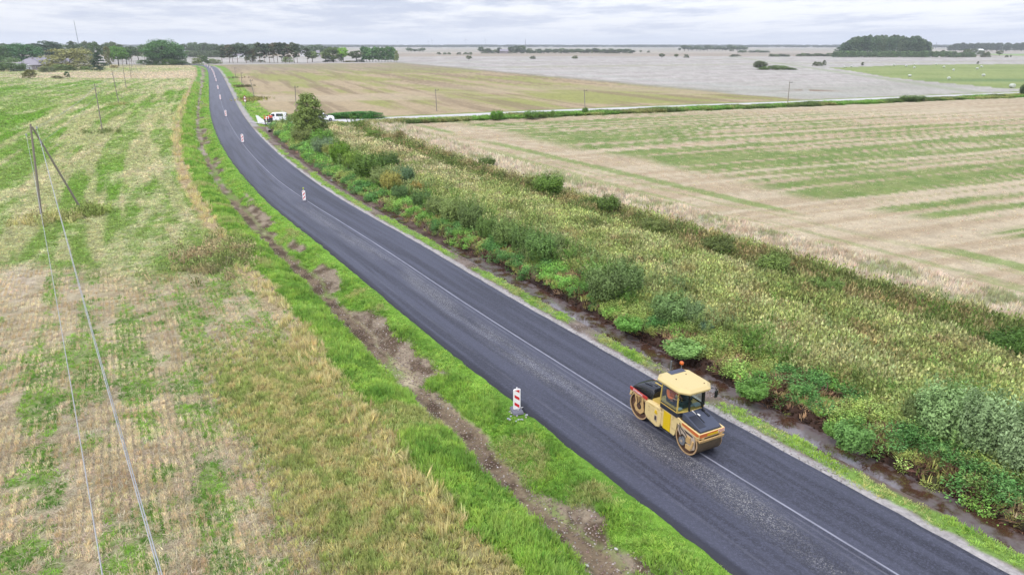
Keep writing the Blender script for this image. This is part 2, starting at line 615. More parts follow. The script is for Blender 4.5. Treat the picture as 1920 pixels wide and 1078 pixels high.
    W['stubR'] = (~left) * (~north) * ss(30, 31, tw) * (t2 > 8)
    W['gB'] = gB * inn + (1 - inn) * np.clip(gl + ss(.5, .6, sH) * .5, 0, 1)
    hd = band(3.6, 12.5, t2 + (nb - .5) * 4 + (nm - .5) * 2.5, .6) * (t > 9) * (~north)
    W['hedge'] = hd
    rf = M(rf, M(one[:, None] * C(116, 150, 62), one[:, None] * C(96, 122, 58), ss(.4, .6, nm)), hd)
    crn = (~left) * (~north) * band(3.4, 9, t, .3) * ss(112, 122, s)
    rf = M(rf, one[:, None] * C(150, 130, 116), crn * .8)
    # ---------- beyond the side road
    aM, cM = rot(x, y, -67.2)
    aN, cN = rot(x, y, 5)
    sM = fbm(aM / 60, cM / 8, 201, 4) * .5 + fbm(aN / 120, cN / 30, 211, 4) * .5
    fm = M(one[:, None] * C(196, 176, 142), one[:, None] * C(172, 172, 106), ss(.45, .56, sM))
    fm = M(fm, one[:, None] * C(158, 138, 112), ss(.48, .62, fbm(aM / 90, cM / 4, 221, 4, .6)) * .7)
    fm = M(fm, one[:, None] * C(168, 156, 132), ss(380, 520, y) * .6)
    fm = M(fm, one[:, None] * C(206, 188, 158), ss(.45, .6, fbm(x / 60, y / 30, 231)) * (1 - ss(220, 320, y)) * .7)
    lav = M(one[:, None] * C(194, 186, 180), one[:, None] * C(211, 204, 198), ss(.30, .70, fbm(aB / 60, cB / 6, 241, 3, .6)))
    lav = M(lav, one[:, None] * C(168, 160, 150), ss(.58, .70, fbm(aB / 26, cB / 3.5, 243, 3, .7)) * .35)
    lav = M(lav, one[:, None] * C(178, 180, 146), band(-.30, .30, np.sin(cB / 52 + .6 * nb), .1) * ss(.4, .55, fbm(aB / 300, cB / 60, 247, 2)) * .55)
    lav = M(lav, one[:, None] * C(176, 166, 160), ss(.58, .68, fbm(aB / 160, cB / 10, 251, 3)) * .45)
    lav = M(lav, one[:, None] * C(190, 192, 178), (.5 + .5 * np.sin(2 * math.pi * (cB + 10 * (nb - .5)) / 21)) * .55 * ss(.35, .6, fbm(aB / 90, cB / 14, 245, 3)))
    hb_ = half(x, y, gp(1600, 134), gp(1768, 156))
    lav = M(lav, one[:, None] * C(168, 178, 140), band(-16, -9, hb_, 2) * .6 * (x > 60))
    lavn = M(lav, one[:, None] * C(176, 178, 160), (1 - ss(230, 330, y)) * .35)
    b1 = half(x, y, (-104, 650), (70.7, 234.9)) + (nb - .5) * 5
    b2 = half(x, y, (-232, 579), (-104, 650))
    edgeline = band(-2, 7, b1, 2)
    nf_ = M(fm, lavn, ss(-1, 3, b1))
    nf_ = M(nf_, one[:, None] * C(150, 146, 118), edgeline * .5 * (y > 240))
    nf_ = M(nf_, one[:, None] * C(198, 198, 190), band(24, 34, b1 + (nb - .5) * 6, 4) * .6)
    nf_ = M(nf_, lav, ss(-2, 4, b2) )
    # far strips
    fs = fbm(x / 900, y / 110, 261, 4)
    nf_ = M(nf_, one[:, None] * C(188, 174, 156), ss(1000, 1040, y - x * .03 + (fs - .5) * 60) * (x < 900))
    nf_ = M(nf_, one[:, None] * C(200, 188, 174), ss(1350, 1420, y + (fs - .5) * 200))
    nf_ = M(nf_, one[:, None] * C(178, 184, 158), ss(.5, .6, fs) * ss(1400, 1800, y) * .8)
    nf_ = M(nf_, one[:, None] * C(150, 148, 138), ss(.60, .64, fbm(x / 700, y / 60, 271, 2)) * ss(700, 1000, y) * .5)
    rr = ss(600, 640, x - y * .25)
    nf_ = M(nf_, one[:, None] * C(202, 186, 172), rr * band(520, 760, y, 10) * .8)
    nf_ = M(nf_, one[:, None] * C(160, 186, 120), ss(640, 660, x - .1 * y) * band(800, 1300, y, 10))
    hay = in_poly(x, y, HAY).astype(float)
    hcol = M(one[:, None] * C(164, 176, 112), one[:, None] * C(150, 166, 100), ss(.4, .62, fbm(aN / 60, cN / 14, 281, 4)))
    hcol = M(hcol, one[:, None] * C(124, 150, 96), np.exp(-(((x - 225) / 35) ** 2 + ((y - 322) / 13) ** 2)) * 1.2)
    nf_ = M(nf_, hcol, hay)
    nf_ = M(nf_, one[:, None] * C(150, 118, 92), np.exp(-(((x - PATCH[0]) / 9) ** 2 + ((y - PATCH[1]) / 3.5) ** 4)) * ss(.3, .5, nm) * 1.2)
    vg = band(0, 5.5, -t2 + (nm - .5) * 2, .6)
    nf_ = M(nf_, one[:, None] * C(150, 166, 92), vg * .8)
    v3 = band(3.4, 9.3, t + (nb - .5) * 2, .4) * (s < 620)
    nf_ = M(nf_, M(one[:, None] * C(128, 172, 64), one[:, None] * C(158, 168, 100), ss(.5, .6, nm)), v3)
    nf_ = M(nf_, one[:, None] * C(190, 184, 182), band(3.4, 4.7, t, .2))
    W['vergeN'] = north * band(5.0, 9.0, t, .3) * (s < 400)
    W['grassN'] = north * band(3, 5.5, -t2, .3)
    col = np.where(left[:, None], lf, np.where(north[:, None], nf_, rf))
    # far left, behind the farm
    fl = left * (y > 560)
    col = M(col, one[:, None] * C(196, 188, 160), fl * 1.0)
    # fine variation for bare ground
    col = col * (0.86 + 0.28 * nf)[:, None]
    W['s'], W['t'], W['t2'], W['north'] = s, t, t2, north
    return z, col, W


def H(x, y):
    return float(land(np.array([x]), np.array([y]))[0][0])


# ---------------------------------------------------------------- materials
def mat(name):
    m = bpy.data.materials.new(name)
    m.use_nodes = True
    return m, NT(m.node_tree)


def paint(name, col, rough=0.5, metal=0.0, var=0.15, dirt=0.0, dirtcol=(0.16, 0.12, 0.09, 1), scale=6.0, spec=0.5):
    m, n = mat(name)
    co = n.n('ShaderNodeTexCoord').outputs['Object']
    a = n.noise(co, scale, 5)
    c = n.mix(n.m('MULTIPLY', a, var), col, tuple(x * 0.45 for x in col[:3]) + (1,))
    if dirt:
        d = n.ramp(n.noise(co, scale * 1.7, 6, 0.7), 0.62 - dirt * .25, 0.72 - dirt * .1)
        c = n.mix(n.m('MULTIPLY', d, min(1, dirt * 1.4)), c, dirtcol)
    b = n.n('ShaderNodeBsdfPrincipled', {'Base Color': c, 'Roughness': rough, 'Metallic': metal, 'Specular IOR Level': spec})
    n.n('ShaderNodeOutputMaterial', {0: b.outputs[0]})
    return m


def ground_mat():
    m, n = mat('field_ground')
    at = n.n('ShaderNodeAttribute', attribute_name='col')
    pos = n.n('ShaderNodeNewGeometry').outputs['Position']
    f1 = n.noise(pos, 5.5, 5, 0.72)
    f2 = n.noise(pos, 0.9, 4, 0.6)
    f3 = n.noise(pos, 0.12, 4, 0.65)
    k = n.m('MULTIPLY', n.m('ADD', 0.30, n.m('MULTIPLY', f1, 1.4)), n.m('ADD', 0.74, n.m('MULTIPLY', f2, 0.52)))
    k = n.m('MULTIPLY', k, n.m('ADD', 0.84, n.m('MULTIPLY', f3, 0.32)))
    c = n.n('ShaderNodeVectorMath', {0: at.outputs['Color'], 3: k}, operation='SCALE').outputs[0]
    bump = n.n('ShaderNodeBump', {'Strength': 0.5, 'Distance': 0.12, 'Height': f1})
    b = n.n('ShaderNodeBsdfPrincipled', {'Base Color': c, 'Roughness': 0.95, 'Specular IOR Level': 0.1, 'Normal': bump.outputs[0]})
    n.n('ShaderNodeOutputMaterial', {0: b.outputs[0]})
    return m


def tuft_mat(name, translucent=0.42):
    m, n = mat(name)
    at = n.n('ShaderNodeAttribute', attribute_name='col', attribute_type='INSTANCER')
    rnd = n.n('ShaderNodeNewGeometry').outputs['Random Per Island']
    k = n.m('ADD', 0.42, n.m('MULTIPLY', rnd, 1.16))
    c = n.n('ShaderNodeVectorMath', {0: at.outputs['Color'], 3: k}, operation='SCALE').outputs[0]
    d = n.n('ShaderNodeBsdfDiffuse', {'Color': c})
    t = n.n('ShaderNodeBsdfTranslucent', {'Color': c})
    mx = n.n('ShaderNodeMixShader', {0: translucent, 1: d.outputs[0], 2: t.outputs[0]})
    n.n('ShaderNodeOutputMaterial', {0: mx.outputs[0]})
    return m


def foliage_mat():
    """leaf colour comes from the object colour; every leaf differs a little"""
    m, n = mat('foliage')
    oi = n.n('ShaderNodeObjectInfo')
    rnd = n.n('ShaderNodeNewGeometry').outputs['Random Per Island']
    pos = n.n('ShaderNodeNewGeometry').outputs['Position']
    cl_ = n.noise(pos, 0.45, 2, 0.5)
    k = n.m('MULTIPLY', n.m('ADD', 0.62, n.m('MULTIPLY', rnd, 0.76)), n.m('ADD', 0.6, n.m('MULTIPLY', cl_, 0.8)))
    c = n.n('ShaderNodeVectorMath', {0: oi.outputs['Color'], 3: k}, operation='SCALE').outputs[0]
    d = n.n('ShaderNodeBsdfPrincipled', {'Base Color': c, 'Roughness': 0.6, 'Specular IOR Level': 0.25})
    t = n.n('ShaderNodeBsdfTranslucent', {'Color': c})
    mx = n.n('ShaderNodeMixShader', {0: 0.22, 1: d.outputs[0], 2: t.outputs[0]})
    n.n('ShaderNodeOutputMaterial', {0: mx.outputs[0]})
    return m


def asphalt_mat():
    m, n = mat('fresh_asphalt')
    tj = n.n('ShaderNodeAttribute', attribute_name='tj').outputs['Fac']
    sa = n.n('ShaderNodeAttribute', attribute_name='sa').outputs['Fac']
    pos = n.n('ShaderNodeNewGeometry').outputs['Position']
    vec = n.n('ShaderNodeCombineXYZ', {0: n.m('MULTIPLY', sa, 0.05), 1: n.m('MULTIPLY', tj, 1.6), 2: 0.0}).outputs[0]
    vec2 = n.n('ShaderNodeCombineXYZ', {0: n.m('MULTIPLY', sa, 0.5), 1: n.m('MULTIPLY', tj, 9.0), 2: 4.0}).outputs[0]
    streak = n.noise(vec, 1.0, 4, 0.6)
    streak2 = n.noise(vec2, 1.0, 4, 0.7)
    fine = n.noise(pos, 34.0, 4, 0.8)
    grain = n.noise(pos, 11.0, 3, 0.8)
    base = n.mix(n.ramp(streak, 0.38, 0.60), A(42, 43, 57), A(74, 76, 93))
    base = n.mix(n.m('MULTIPLY', n.ramp(grain, 0.45, 0.7), 0.5), base, A(108, 110, 134))
    base = n.mix(n.m('MULTIPLY', n.ramp(fine, 0.5, 0.75), 0.6), base, A(124, 127, 152))
    # open-textured worn band left of the joint
    wob = n.m('MULTIPLY', n.m('SUBTRACT', n.noise(n.n('ShaderNodeCombineXYZ', {0: n.m('MULTIPLY', sa, 0.07), 1: 0.0, 2: 9.0}).outputs[0], 1.0, 2), 0.5), 1.8)
    tb_ = n.m('ADD', tj, wob)
    wear = n.m('MULTIPLY', n.ramp(tb_, -2.2, -1.15), n.m('SUBTRACT', 1.0, n.ramp(tb_, -1.0, -0.12)))
    wear = n.m('MULTIPLY', wear, n.ramp(n.noise(n.n('ShaderNodeCombineXYZ', {0: n.m('MULTIPLY', sa, 0.11), 1: n.m('MULTIPLY', tj, .4), 2: 2.0}).outputs[0], 1.0, 3), 0.36, 0.56))
    nearfade = n.m('SUBTRACT', 1.0, n.ramp(sa, 26.0, 70.0))
    wear = n.m('MULTIPLY', wear, n.m('ADD', 0.18, n.m('MULTIPLY', nearfade, 0.82)))
    spk = n.ramp(n.noise(pos, 24.0, 3, 0.8), 0.55, 0.60)
    base = n.mix(n.m('MULTIPLY', wear, 0.12), base, A(130, 130, 138))
    base = n.mix(n.m('MULTIPLY', n.m('MULTIPLY', wear, spk), 0.75), base, A(214, 211, 208))
    # roller edge lines beside the joint
    for off, wd, am in ((-0.26, 0.035, 0.45), (-0.55, 0.05, 0.25), (-3.0, 0.06, 0.16), (2.6, 0.05, 0.12)):
        l = n.m('SUBTRACT', 1.0, n.ramp(n.m('ABSOLUTE', n.m('SUBTRACT', tj, off)), wd * 0.4, wd * 1.6))
        base = n.mix(n.m('MULTIPLY', n.m('MULTIPLY', l, am), n.ramp(streak2, .35, .6)), base, A(150, 150, 162))
    # the longitudinal joint with pale dust
    j = n.m('SUBTRACT', 1.0, n.ramp(n.m('ABSOLUTE', n.m('ADD', tj, n.m('MULTIPLY', n.m('SUBTRACT', streak2, .5), .03))), 0.018, 0.060))
    base = n.mix(n.m('MULTIPLY', j, n.m('ADD', 0.55, n.m('MULTIPLY', n.ramp(streak2, .4, .6), .35))), base, A(184, 185, 200))
    blot = n.ramp(n.noise(vec, 3.5, 5, 0.7), 0.6, 0.74)
    base = n.mix(n.m('MULTIPLY', blot, 0.14), base, A(126, 126, 140))
    # paler surface farther on
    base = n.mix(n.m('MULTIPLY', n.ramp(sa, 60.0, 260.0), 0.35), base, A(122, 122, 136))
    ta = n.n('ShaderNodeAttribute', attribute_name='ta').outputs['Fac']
    eg = n.ramp(n.m('ADD', ta, n.m('MULTIPLY', grain, .12)), -HALF + .34, -HALF + .10)  # near-black left edge: dark bitumen with the slab side's shadow painted in
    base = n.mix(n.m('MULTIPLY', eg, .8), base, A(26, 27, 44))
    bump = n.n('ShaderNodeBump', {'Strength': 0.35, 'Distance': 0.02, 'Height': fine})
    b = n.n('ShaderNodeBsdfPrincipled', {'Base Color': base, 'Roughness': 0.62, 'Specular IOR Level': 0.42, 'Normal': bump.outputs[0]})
    n.n('ShaderNodeOutputMaterial', {0: b.outputs[0]})
    return m


def water_mat():
    m, n = mat('ditch_water')
    pos = n.n('ShaderNodeNewGeometry').outputs['Position']
    f = n.noise(pos, 1.2, 4)
    c = n.mix(n.ramp(f, .42, .6), (0.045, 0.022, 0.014, 1), (0.115, 0.095, 0.098, 1))
    bump = n.n('ShaderNodeBump', {'Strength': 0.08, 'Distance': 0.02, 'Height': n.noise(pos, 9.0, 3)})
    b = n.n('ShaderNodeBsdfPrincipled', {'Base Color': c, 'Roughness': 0.05, 'IOR': 1.45, 'Specular IOR Level': 1.0, 'Normal': bump.outputs[0]})
    n.n('ShaderNodeOutputMaterial', {0: b.outputs[0]})
    return m


def glass_mat(name='cab_glass', tint=(0.74, 0.82, 0.79, 1), refl=0.0):
    m, n = mat(name)
    t = n.n('ShaderNodeBsdfTransparent', {'Color': tint})
    g = n.n('ShaderNodeBsdfGlossy', {'Color': (0.9, 0.95, 1, 1), 'Roughness': 0.04})
    fr = n.n('ShaderNodeFresnel', {'IOR': 1.22}).outputs[0]
    mx = n.n('ShaderNodeMixShader', {0: n.m('ADD', fr, refl * .5), 1: t.outputs[0], 2: g.outputs[0]})
    n.n('ShaderNodeOutputMaterial', {0: mx.outputs[0]})
    return m


MG = ground_mat()
MT = tuft_mat('grass_blades')
MF = foliage_mat()
MBARK = paint('bark', A(96, 84, 74), 0.9, var=0.5, scale=3)
MPINE = paint('pine_bark', A(140, 100, 78), 0.9, var=0.5, scale=2)

# ---------------------------------------------------------------- the ground sheet
rr = [0.6]
while rr[-1] < 26000:
    q = rr[-1]
    rr.append(q * (1.10 if q < 12 else 1.0072 if q < 75 else 1.014 if q < 260 else 1.03))
rr = np.array(rr)
ang = np.concatenate([np.linspace(-180, -50, 50)[:-1], np.linspace(-50, -41, 12)[:-1], np.linspace(-41, 41, 560)[:-1], np.linspace(41, 50, 12)[:-1], np.linspace(50, 180, 50)[:-1]])
NR, NA = len(rr), len(ang)
RR, AA = np.meshgrid(rr, np.radians(ang), indexing='ij')
GX = (RR * np.sin(AA)).ravel(); GY = (RR * np.cos(AA)).ravel()
gz, gcol, gW = land(GX, GY)
GV = np.stack([GX, GY, gz], 1)
ii, jj = np.meshgrid(np.arange(NR - 1), np.arange(NA), indexing='ij')
jn = (jj + 1) % NA
GF = np.stack([ii * NA + jj, ii * NA + jn, (ii + 1) * NA + jn, (ii + 1) * NA + jj], -1).reshape(-1, 4)[:, ::-1]
me = np_mesh('ground', GV, GF, [MG], gcol, smooth=True)
ground = tag(link('ground', me), kind='structure')
cap = MB()
cap.add([tuple(GV[i]) for i in range(NA)], [tuple(range(NA))])
me_cap = cap.build('ground_under_camera', MG)
tag(me_cap, kind='structure')

# ---------------------------------------------------------------- main road
def strip(name, poly_s, tcols, mats, zf, attr=None, thick=0.10):
    V = []; AT = []; AS = []
    for s_ in poly_s:
        for t_ in tcols(s_):
            p, _ = along(s_, t_)
            V.append((p[0], p[1], zf(s_, t_)))
            AT.append(t_); AS.append(s_)
    nc = len(tcols(poly_s[0]))
    n_ = len(poly_s)
    F = [(i * nc + j, i * nc + j + 1, (i + 1) * nc + j + 1, (i + 1) * nc + j) for i in range(n_ - 1) for j in range(nc - 1)]
    return V, F, AT, AS


ss_list = []
q = -40.0
while q < 980:
    ss_list.append(q)
    q += 0.35 if q < 40 else 0.8 if q < 120 else 3.0
rngr = np.random.RandomState(5)
jitL = {}


def tcols(s_):
    el = -HALF + (vn(np.array([s_ * 1.3]), np.array([1.0]), 9)[0] - .5) * .12 + (vn(np.array([s_ * 4.1]), np.array([2.0]), 9)[0] - .5) * .09
    er = HALF + (vn(np.array([s_ * 1.1]), np.array([5.0]), 9)[0] - .5) * .07
    if s_ < 30: el -= 0.08
    return [el - .09, el, el + .02] + list(np.linspace(el + .35, er - .3, 13)) + [er - .02, er, er + .07]


def zroad(s_, t_):
    e = min(t_ - tcols(s_)[0], tcols(s_)[-1] - t_)
    return -0.06 if e < 0.005 else (0.045 if e < .1 else 0.06)


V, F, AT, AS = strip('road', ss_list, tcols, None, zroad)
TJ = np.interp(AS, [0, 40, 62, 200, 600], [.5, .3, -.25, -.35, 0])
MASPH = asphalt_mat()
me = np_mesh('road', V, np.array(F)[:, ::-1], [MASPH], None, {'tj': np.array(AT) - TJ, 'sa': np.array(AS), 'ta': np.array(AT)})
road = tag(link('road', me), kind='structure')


# side road, pale gravel
def gravel_mat():
    m, n = mat('gravel_road')
    pos = n.n('ShaderNodeNewGeometry').outputs['Position']
    a = n.noise(pos, 1.0, 5, .7)
    c = n.mix(a, A(200, 197, 198, 1.8), A(230, 227, 227, 1.75))
    b = n.n('ShaderNodeBsdfPrincipled', {'Base Color': c, 'Roughness': 0.9, 'Specular IOR Level': 0.2})
    n.n('ShaderNodeOutputMaterial', {0: b.outputs[0]})
    return m


MGR = gravel_mat()
SR = catmull(list(SIDE), 5.0)
V = []
cum = 0
for i, p in enumerate(SR):
    d = SR[min(i + 1, len(SR) - 1)] - SR[max(i - 1, 0)]
    d = d / np.hypot(*d)
    if i: cum += np.hypot(*(SR[i] - SR[i - 1]))
    wd = 2.6 + 6.5 * max(0, 1 - cum / 11.0) ** 2
    for t_, z_ in ((-wd - .3, -.08), (-wd, .03), (0, .045), (wd, .03), (wd + .3, -.08)):
        V.append((p[0] + d[1] * t_, p[1] - d[0] * t_, z_ + .0))
F = [(i * 5 + j, i * 5 + j + 1, (i + 1) * 5 + j + 1, (i + 1) * 5 + j) for i in range(len(SR) - 1) for j in range(4)]
tag(link('side_road', np_mesh('side_road', V, np.array(F)[:, ::-1], [MGR])), kind='structure')

# water standing in the right-hand ditch
MW = water_mat()
wl = []
for s_ in np.arange(-30, 25, 0.5):
    t0 = 5.2; t1 = 7.1
    for t_ in (t0, t1):
        p, _ = along(s_, t_)
        wl.append((p[0], p[1], -0.56))
nW = len(wl) // 2
F = [(2 * i, 2 * i + 1, 2 * i + 3, 2 * i + 2) for i in range(nW - 1)]
tag(link('ditch_water', np_mesh('ditch_water', wl, np.array(F)[:, ::-1], [MW])), kind='structure')
rngp = np.random.RandomState(3)
pud = []; pf = []
for s_ in list(np.arange(27, 62, 4.3)):
    if rngp.rand() < .35: continue
    L_ = rngp.uniform(.7, 2.2)
    c0 = len(pud)
    for k_ in range(12):
        a_ = k_ / 12 * 2 * math.pi
        p, _ = along(s_ + L_ * math.cos(a_) * (1 + .2 * rngp.rand()), 6.15 + .36 * math.sin(a_) * (1 + .3 * rngp.rand()))
        pud.append((p[0], p[1], -0.78 * float(1 - .42 * ss(28, 60, s_)) + .045))
    for k_ in range(1, 11): pf.append((c0, c0 + k_, c0 + k_ + 1))
tag(link('puddles', np_mesh('puddles', pud, np.array(pf), [MW])), kind='structure')
# ---------------------------------------------------------------- tufts: small source meshes, scattered as uncountable cover
SRC = bpy.data.collections.new('cover_sources')       # holds the blade meshes the cover is made of; not linked to the scene


def blades(name, n, h, spread, lean, wid, seed, seg=2, heads=0.0, mat_=None, leafy=False):
    rs = np.random.RandomState(seed)
    V = []; F = []
    for i in range(n):
        a = rs.uniform(0, 2 * math.pi); rad = spread * math.sqrt(rs.rand())
        bx, by = rad * math.cos(a), rad * math.sin(a)
        hh = h * rs.uniform(.6, 1.15); ln = lean * rs.uniform(.2, 1.0)
        a2 = a + rs.uniform(-.9, .9)
        dx, dy = math.cos(a2), math.sin(a2)
        wx, wy = -dy * wid / 2, dx * wid / 2
        if leafy:      # a broad leaf held out from the clump
            z0 = hh * rs.uniform(.25, .9)
            l = spread * rs.uniform(.25, .6); c = len(V)
            V += [(bx, by, z0), (bx + dx * l * .5 + wx * 3, by + dy * l * .5 + wy * 3, z0 + l * .35), (bx + dx * l, by + dy * l, z0 + l * .15), (bx + dx * l * .5 - wx * 3, by + dy * l * .5 - wy * 3, z0 + l * .3)]
            F += [(c, c + 1, c + 2), (c, c + 2, c + 3)]
            continue
        c = len(V)
        V += [(bx - wx, by - wy, 0), (bx + wx, by + wy, 0),
              (bx + dx * ln * .35 + wx * .8, by + dy * ln * .35 + wy * .8, hh * .6), (bx + dx * ln * .35 - wx * .8, by + dy * ln * .35 - wy * .8, hh * .6),
              (bx + dx * ln, by + dy * ln, hh)]
        F += [(c, c + 1, c + 2), (c, c + 2, c + 3), (c + 3, c + 2, c + 4)]
        if rs.rand() < heads:
            c = len(V); X, Y, Z = bx + dx * ln, by + dy * ln, hh
            w2 = wid * 1.6
            V += [(X - w2 * dy, Y + w2 * dx, Z), (X + w2 * dy, Y - w2 * dx, Z), (X + dx * .05, Y + dy * .05, Z + h * .22)]
            F += [(c, c + 1, c + 2)]
    me_ = np_mesh(name, V, F, [mat_ or MT])
    o = bpy.data.objects.new(name, me_)
    SRC.objects.link(o)
    return o


SRCSETS = {}


def srcset(key, objs):
    c = bpy.data.collections.new(key)
    for o in objs:
        c.objects.link(o)
    SRCSETS[key] = (c, len(objs))


srcset('turf', [blades('turf_blades', 16, .20, .16, .14, .030, 1 + i) for i in range(4)])
srcset('straw', [blades('straw_stalks', 9, .17, .10, .05, .022, 21 + i) for i in range(4)])
srcset('laid', [blades('laid_straw', 12, .05, .16, .26, .022, 31 + i) for i in range(3)])
srcset('reed', [blades('tall_stems', 22, .80, .24, .34, .034, 41 + i, heads=.55) for i in range(5)])
srcset('weed', [blades('weed_leaves', 70, .46, .24, .2, .017, 61 + i, leafy=True) for i in range(5)])


def stone_mesh(name, seed):
    rs = np.random.RandomState(seed)
    b = MB(); b.ball((0, 0, .3), (1, .8, .55), 6, 4)
    V = [(x * rs.uniform(.75, 1.2), y * rs.uniform(.75, 1.2), z * rs.uniform(.8, 1.2)) for x, y, z in b.v]
    me_ = bpy.data.meshes.new(name); me_.from_pydata(V, [], b.f); me_.materials.append(MT)
    o = bpy.data.objects.new(name, me_); SRC.objects.link(o)
    return o


srcset('stone', [stone_mesh('loose_stone', i) for i in range(3)])


def cover(name, key, P, rz, tilt, scl, col):
    """one object of uncountable cover: instances of a source set on points"""
    coll, ns = SRCSETS[key]
    n_ = len(P)
    me_ = bpy.data.meshes.new(name)
    me_.vertices.add(n_)
    me_.vertices.foreach_set('co', np.asarray(P, np.float32).ravel())
    rs = np.random.RandomState(n_ % 9999)

    def at(nm, typ, field, arr):
        a = me_.attributes.new(nm, typ, 'POINT')
        a.data.foreach_set(field, np.ascontiguousarray(arr).ravel())
    rv = np.zeros((n_, 3), np.float32); rv[:, 2] = rz; rv[:, 0] = tilt[0]; rv[:, 1] = tilt[1]
    at('rot', 'FLOAT_VECTOR', 'vector', rv)
    at('scl', 'FLOAT_VECTOR', 'vector', np.asarray(scl, np.float32))
    at('pick', 'INT', 'value', rs.randint(0, ns, n_).astype(np.int32))
    c4 = np.ones((n_, 4), np.float32); c4[:, :3] = col
    at('col', 'FLOAT_COLOR', 'color', c4)
    o = link(name, me_)
    g = bpy.data.node_groups.new('cover_' + key, 'GeometryNodeTree')
    g.interface.new_socket('Geometry', in_out='INPUT', socket_type='NodeSocketGeometry')
    g.interface.new_socket('Geometry', in_out='OUTPUT', socket_type='NodeSocketGeometry')
    N = g.nodes; L = g.links
    gi = N.new('NodeGroupInput'); go = N.new('NodeGroupOutput')
    iop = N.new('GeometryNodeInstanceOnPoints')
    ci = N.new('GeometryNodeCollectionInfo')
    ci.inputs['Collection'].default_value = coll
    ci.inputs['Separate Children'].default_value = True
    ci.inputs['Reset Children'].default_value = True

    def na(nm, typ):
        a = N.new('GeometryNodeInputNamedAttribute'); a.data_type = typ
        a.inputs['Name'].default_value = nm
        return a.outputs['Attribute']
    L.new(gi.outputs[0], iop.inputs['Points'])
    L.new(ci.outputs[0], iop.inputs['Instance'])
    iop.inputs['Pick Instance'].default_value = True
    L.new(na('pick', 'INT'), iop.inputs['Instance Index'])
    er = N.new('FunctionNodeEulerToRotation')
    L.new(na('rot', 'FLOAT_VECTOR'), er.inputs[0])
    L.new(er.outputs[0], iop.inputs['Rotation'])
    L.new(na('scl', 'FLOAT_VECTOR'), iop.inputs['Scale'])
    L.new(iop.outputs[0], go.inputs[0])
    md = o.modifiers.new('cover', 'NODES')
    md.node_group = g
    tag(o, kind='stuff')
    return o


rsv = np.random.RandomState(77)


def sample(n_per, r0, rmax, rmin=13.0, a0=-46, a1=46, fall=2.0):
    """points whose density per square metre is n_per up to r0 and falls off with distance beyond"""
    th = R(a1 - a0)
    A1 = .5 * th * (r0 ** 2 - rmin ** 2) * n_per
    A2 = n_per * r0 ** 2 * th * math.log(rmax / r0) if rmax > r0 else 0
    n1_, n2_ = int(A1), int(A2)
    u = rsv.rand(n1_)
    r1 = np.sqrt(rmin ** 2 + u * (r0 ** 2 - rmin ** 2))
    r2 = r0 * (rmax / r0) ** rsv.rand(n2_)
    r = np.concatenate([r1, r2])
    a = np.radians(rsv.uniform(a0, a1, len(r)))
    return r * np.sin(a), r * np.cos(a), r


def put(name, key, x, y, z, col, h, wdt, tilt=.15, colvar=.12):
    n_ = len(x)
    if not n_: return
    h = np.broadcast_to(h, (n_,)) * rsv.uniform(.7, 1.3, n_)
    wdt = np.broadcast_to(wdt, (n_,)) * rsv.uniform(.8, 1.25, n_)
    tl = rsv.normal(0, tilt, (2, n_))
    c = np.clip(col * (1 + rsv.normal(0, colvar, (n_, 1))) * (1 + rsv.normal(0, .05, (n_, 3))), .004, .9)
    return cover(name, key, np.stack([x, y, z], 1), rsv.uniform(0, 6.28, n_), tl, np.stack([wdt, wdt, h], 1), c)


def lod(r, r0):
    return np.clip(r / r0, 1, 3.2) ** 0.8


VB = 1.6
VR = 2.5        # blades shade each other, so their own colour is a little lighter than the patch they make
# --- rich green grass of the banks and verges
x, y, r = sample(75, 34, 330)
z, col, W = land(x, y)
eL = -3.62 - W['t']
p = W['grassL'] * (eL > 0) + W['grassS'] * .55 + W['vergeN'] * .8
k = rsv.rand(len(x)) < p
gcolr = M(np.ones((len(x), 1)) * C(154, 184, 92), np.ones((len(x), 1)) * C(122, 158, 72), ss(.40, .62, fbm(x / 1.6, y / 1.6, 301)))
gcolr = M(gcolr, np.ones((len(x), 1)) * C(168, 198, 92), ss(.5, .62, fbm(x / .6, y / .6, 302)) * .6)
gcolr = M(gcolr, np.ones((len(x), 1)) * C(182, 178, 122), ss(.58, .68, fbm(x / 2.6, y / 2.6, 303)) * .7)
hgt = .68 * (.75 + .9 * ss(.4, .6, fbm(x / 1.4, y / 1.4, 305))) * np.where(W['t'] < 0, 1.0, .55) * lod(r, 70) * np.where(W['t'] < -6.7, 1.5, np.where(W['t'] < 0, .45 + .55 * ss(0, 1.0, eL), 1.0))
put('verge_grass', 'turf', x[k], y[k], z[k] - .02, gcolr[k] * VB, hgt[k], (.9 * lod(r, 60) * np.where(W['t'] < 0, .55 + .45 * ss(0, .8, eL), 1.0))[k], .25)

# --- meadow on the left
x, y, r = sample(26, 60, 620, rmin=36, a0=-46, a1=-5)
z, col, W = land(x, y)
k = rsv.rand(len(x)) < W['meadow']
put('meadow_grass', 'turf', x[k], y[k], z[k] - .02, col[k] * 1.75, (.42 * lod(r, 60))[k], (1.1 * lod(r, 60))[k], .35, .24)

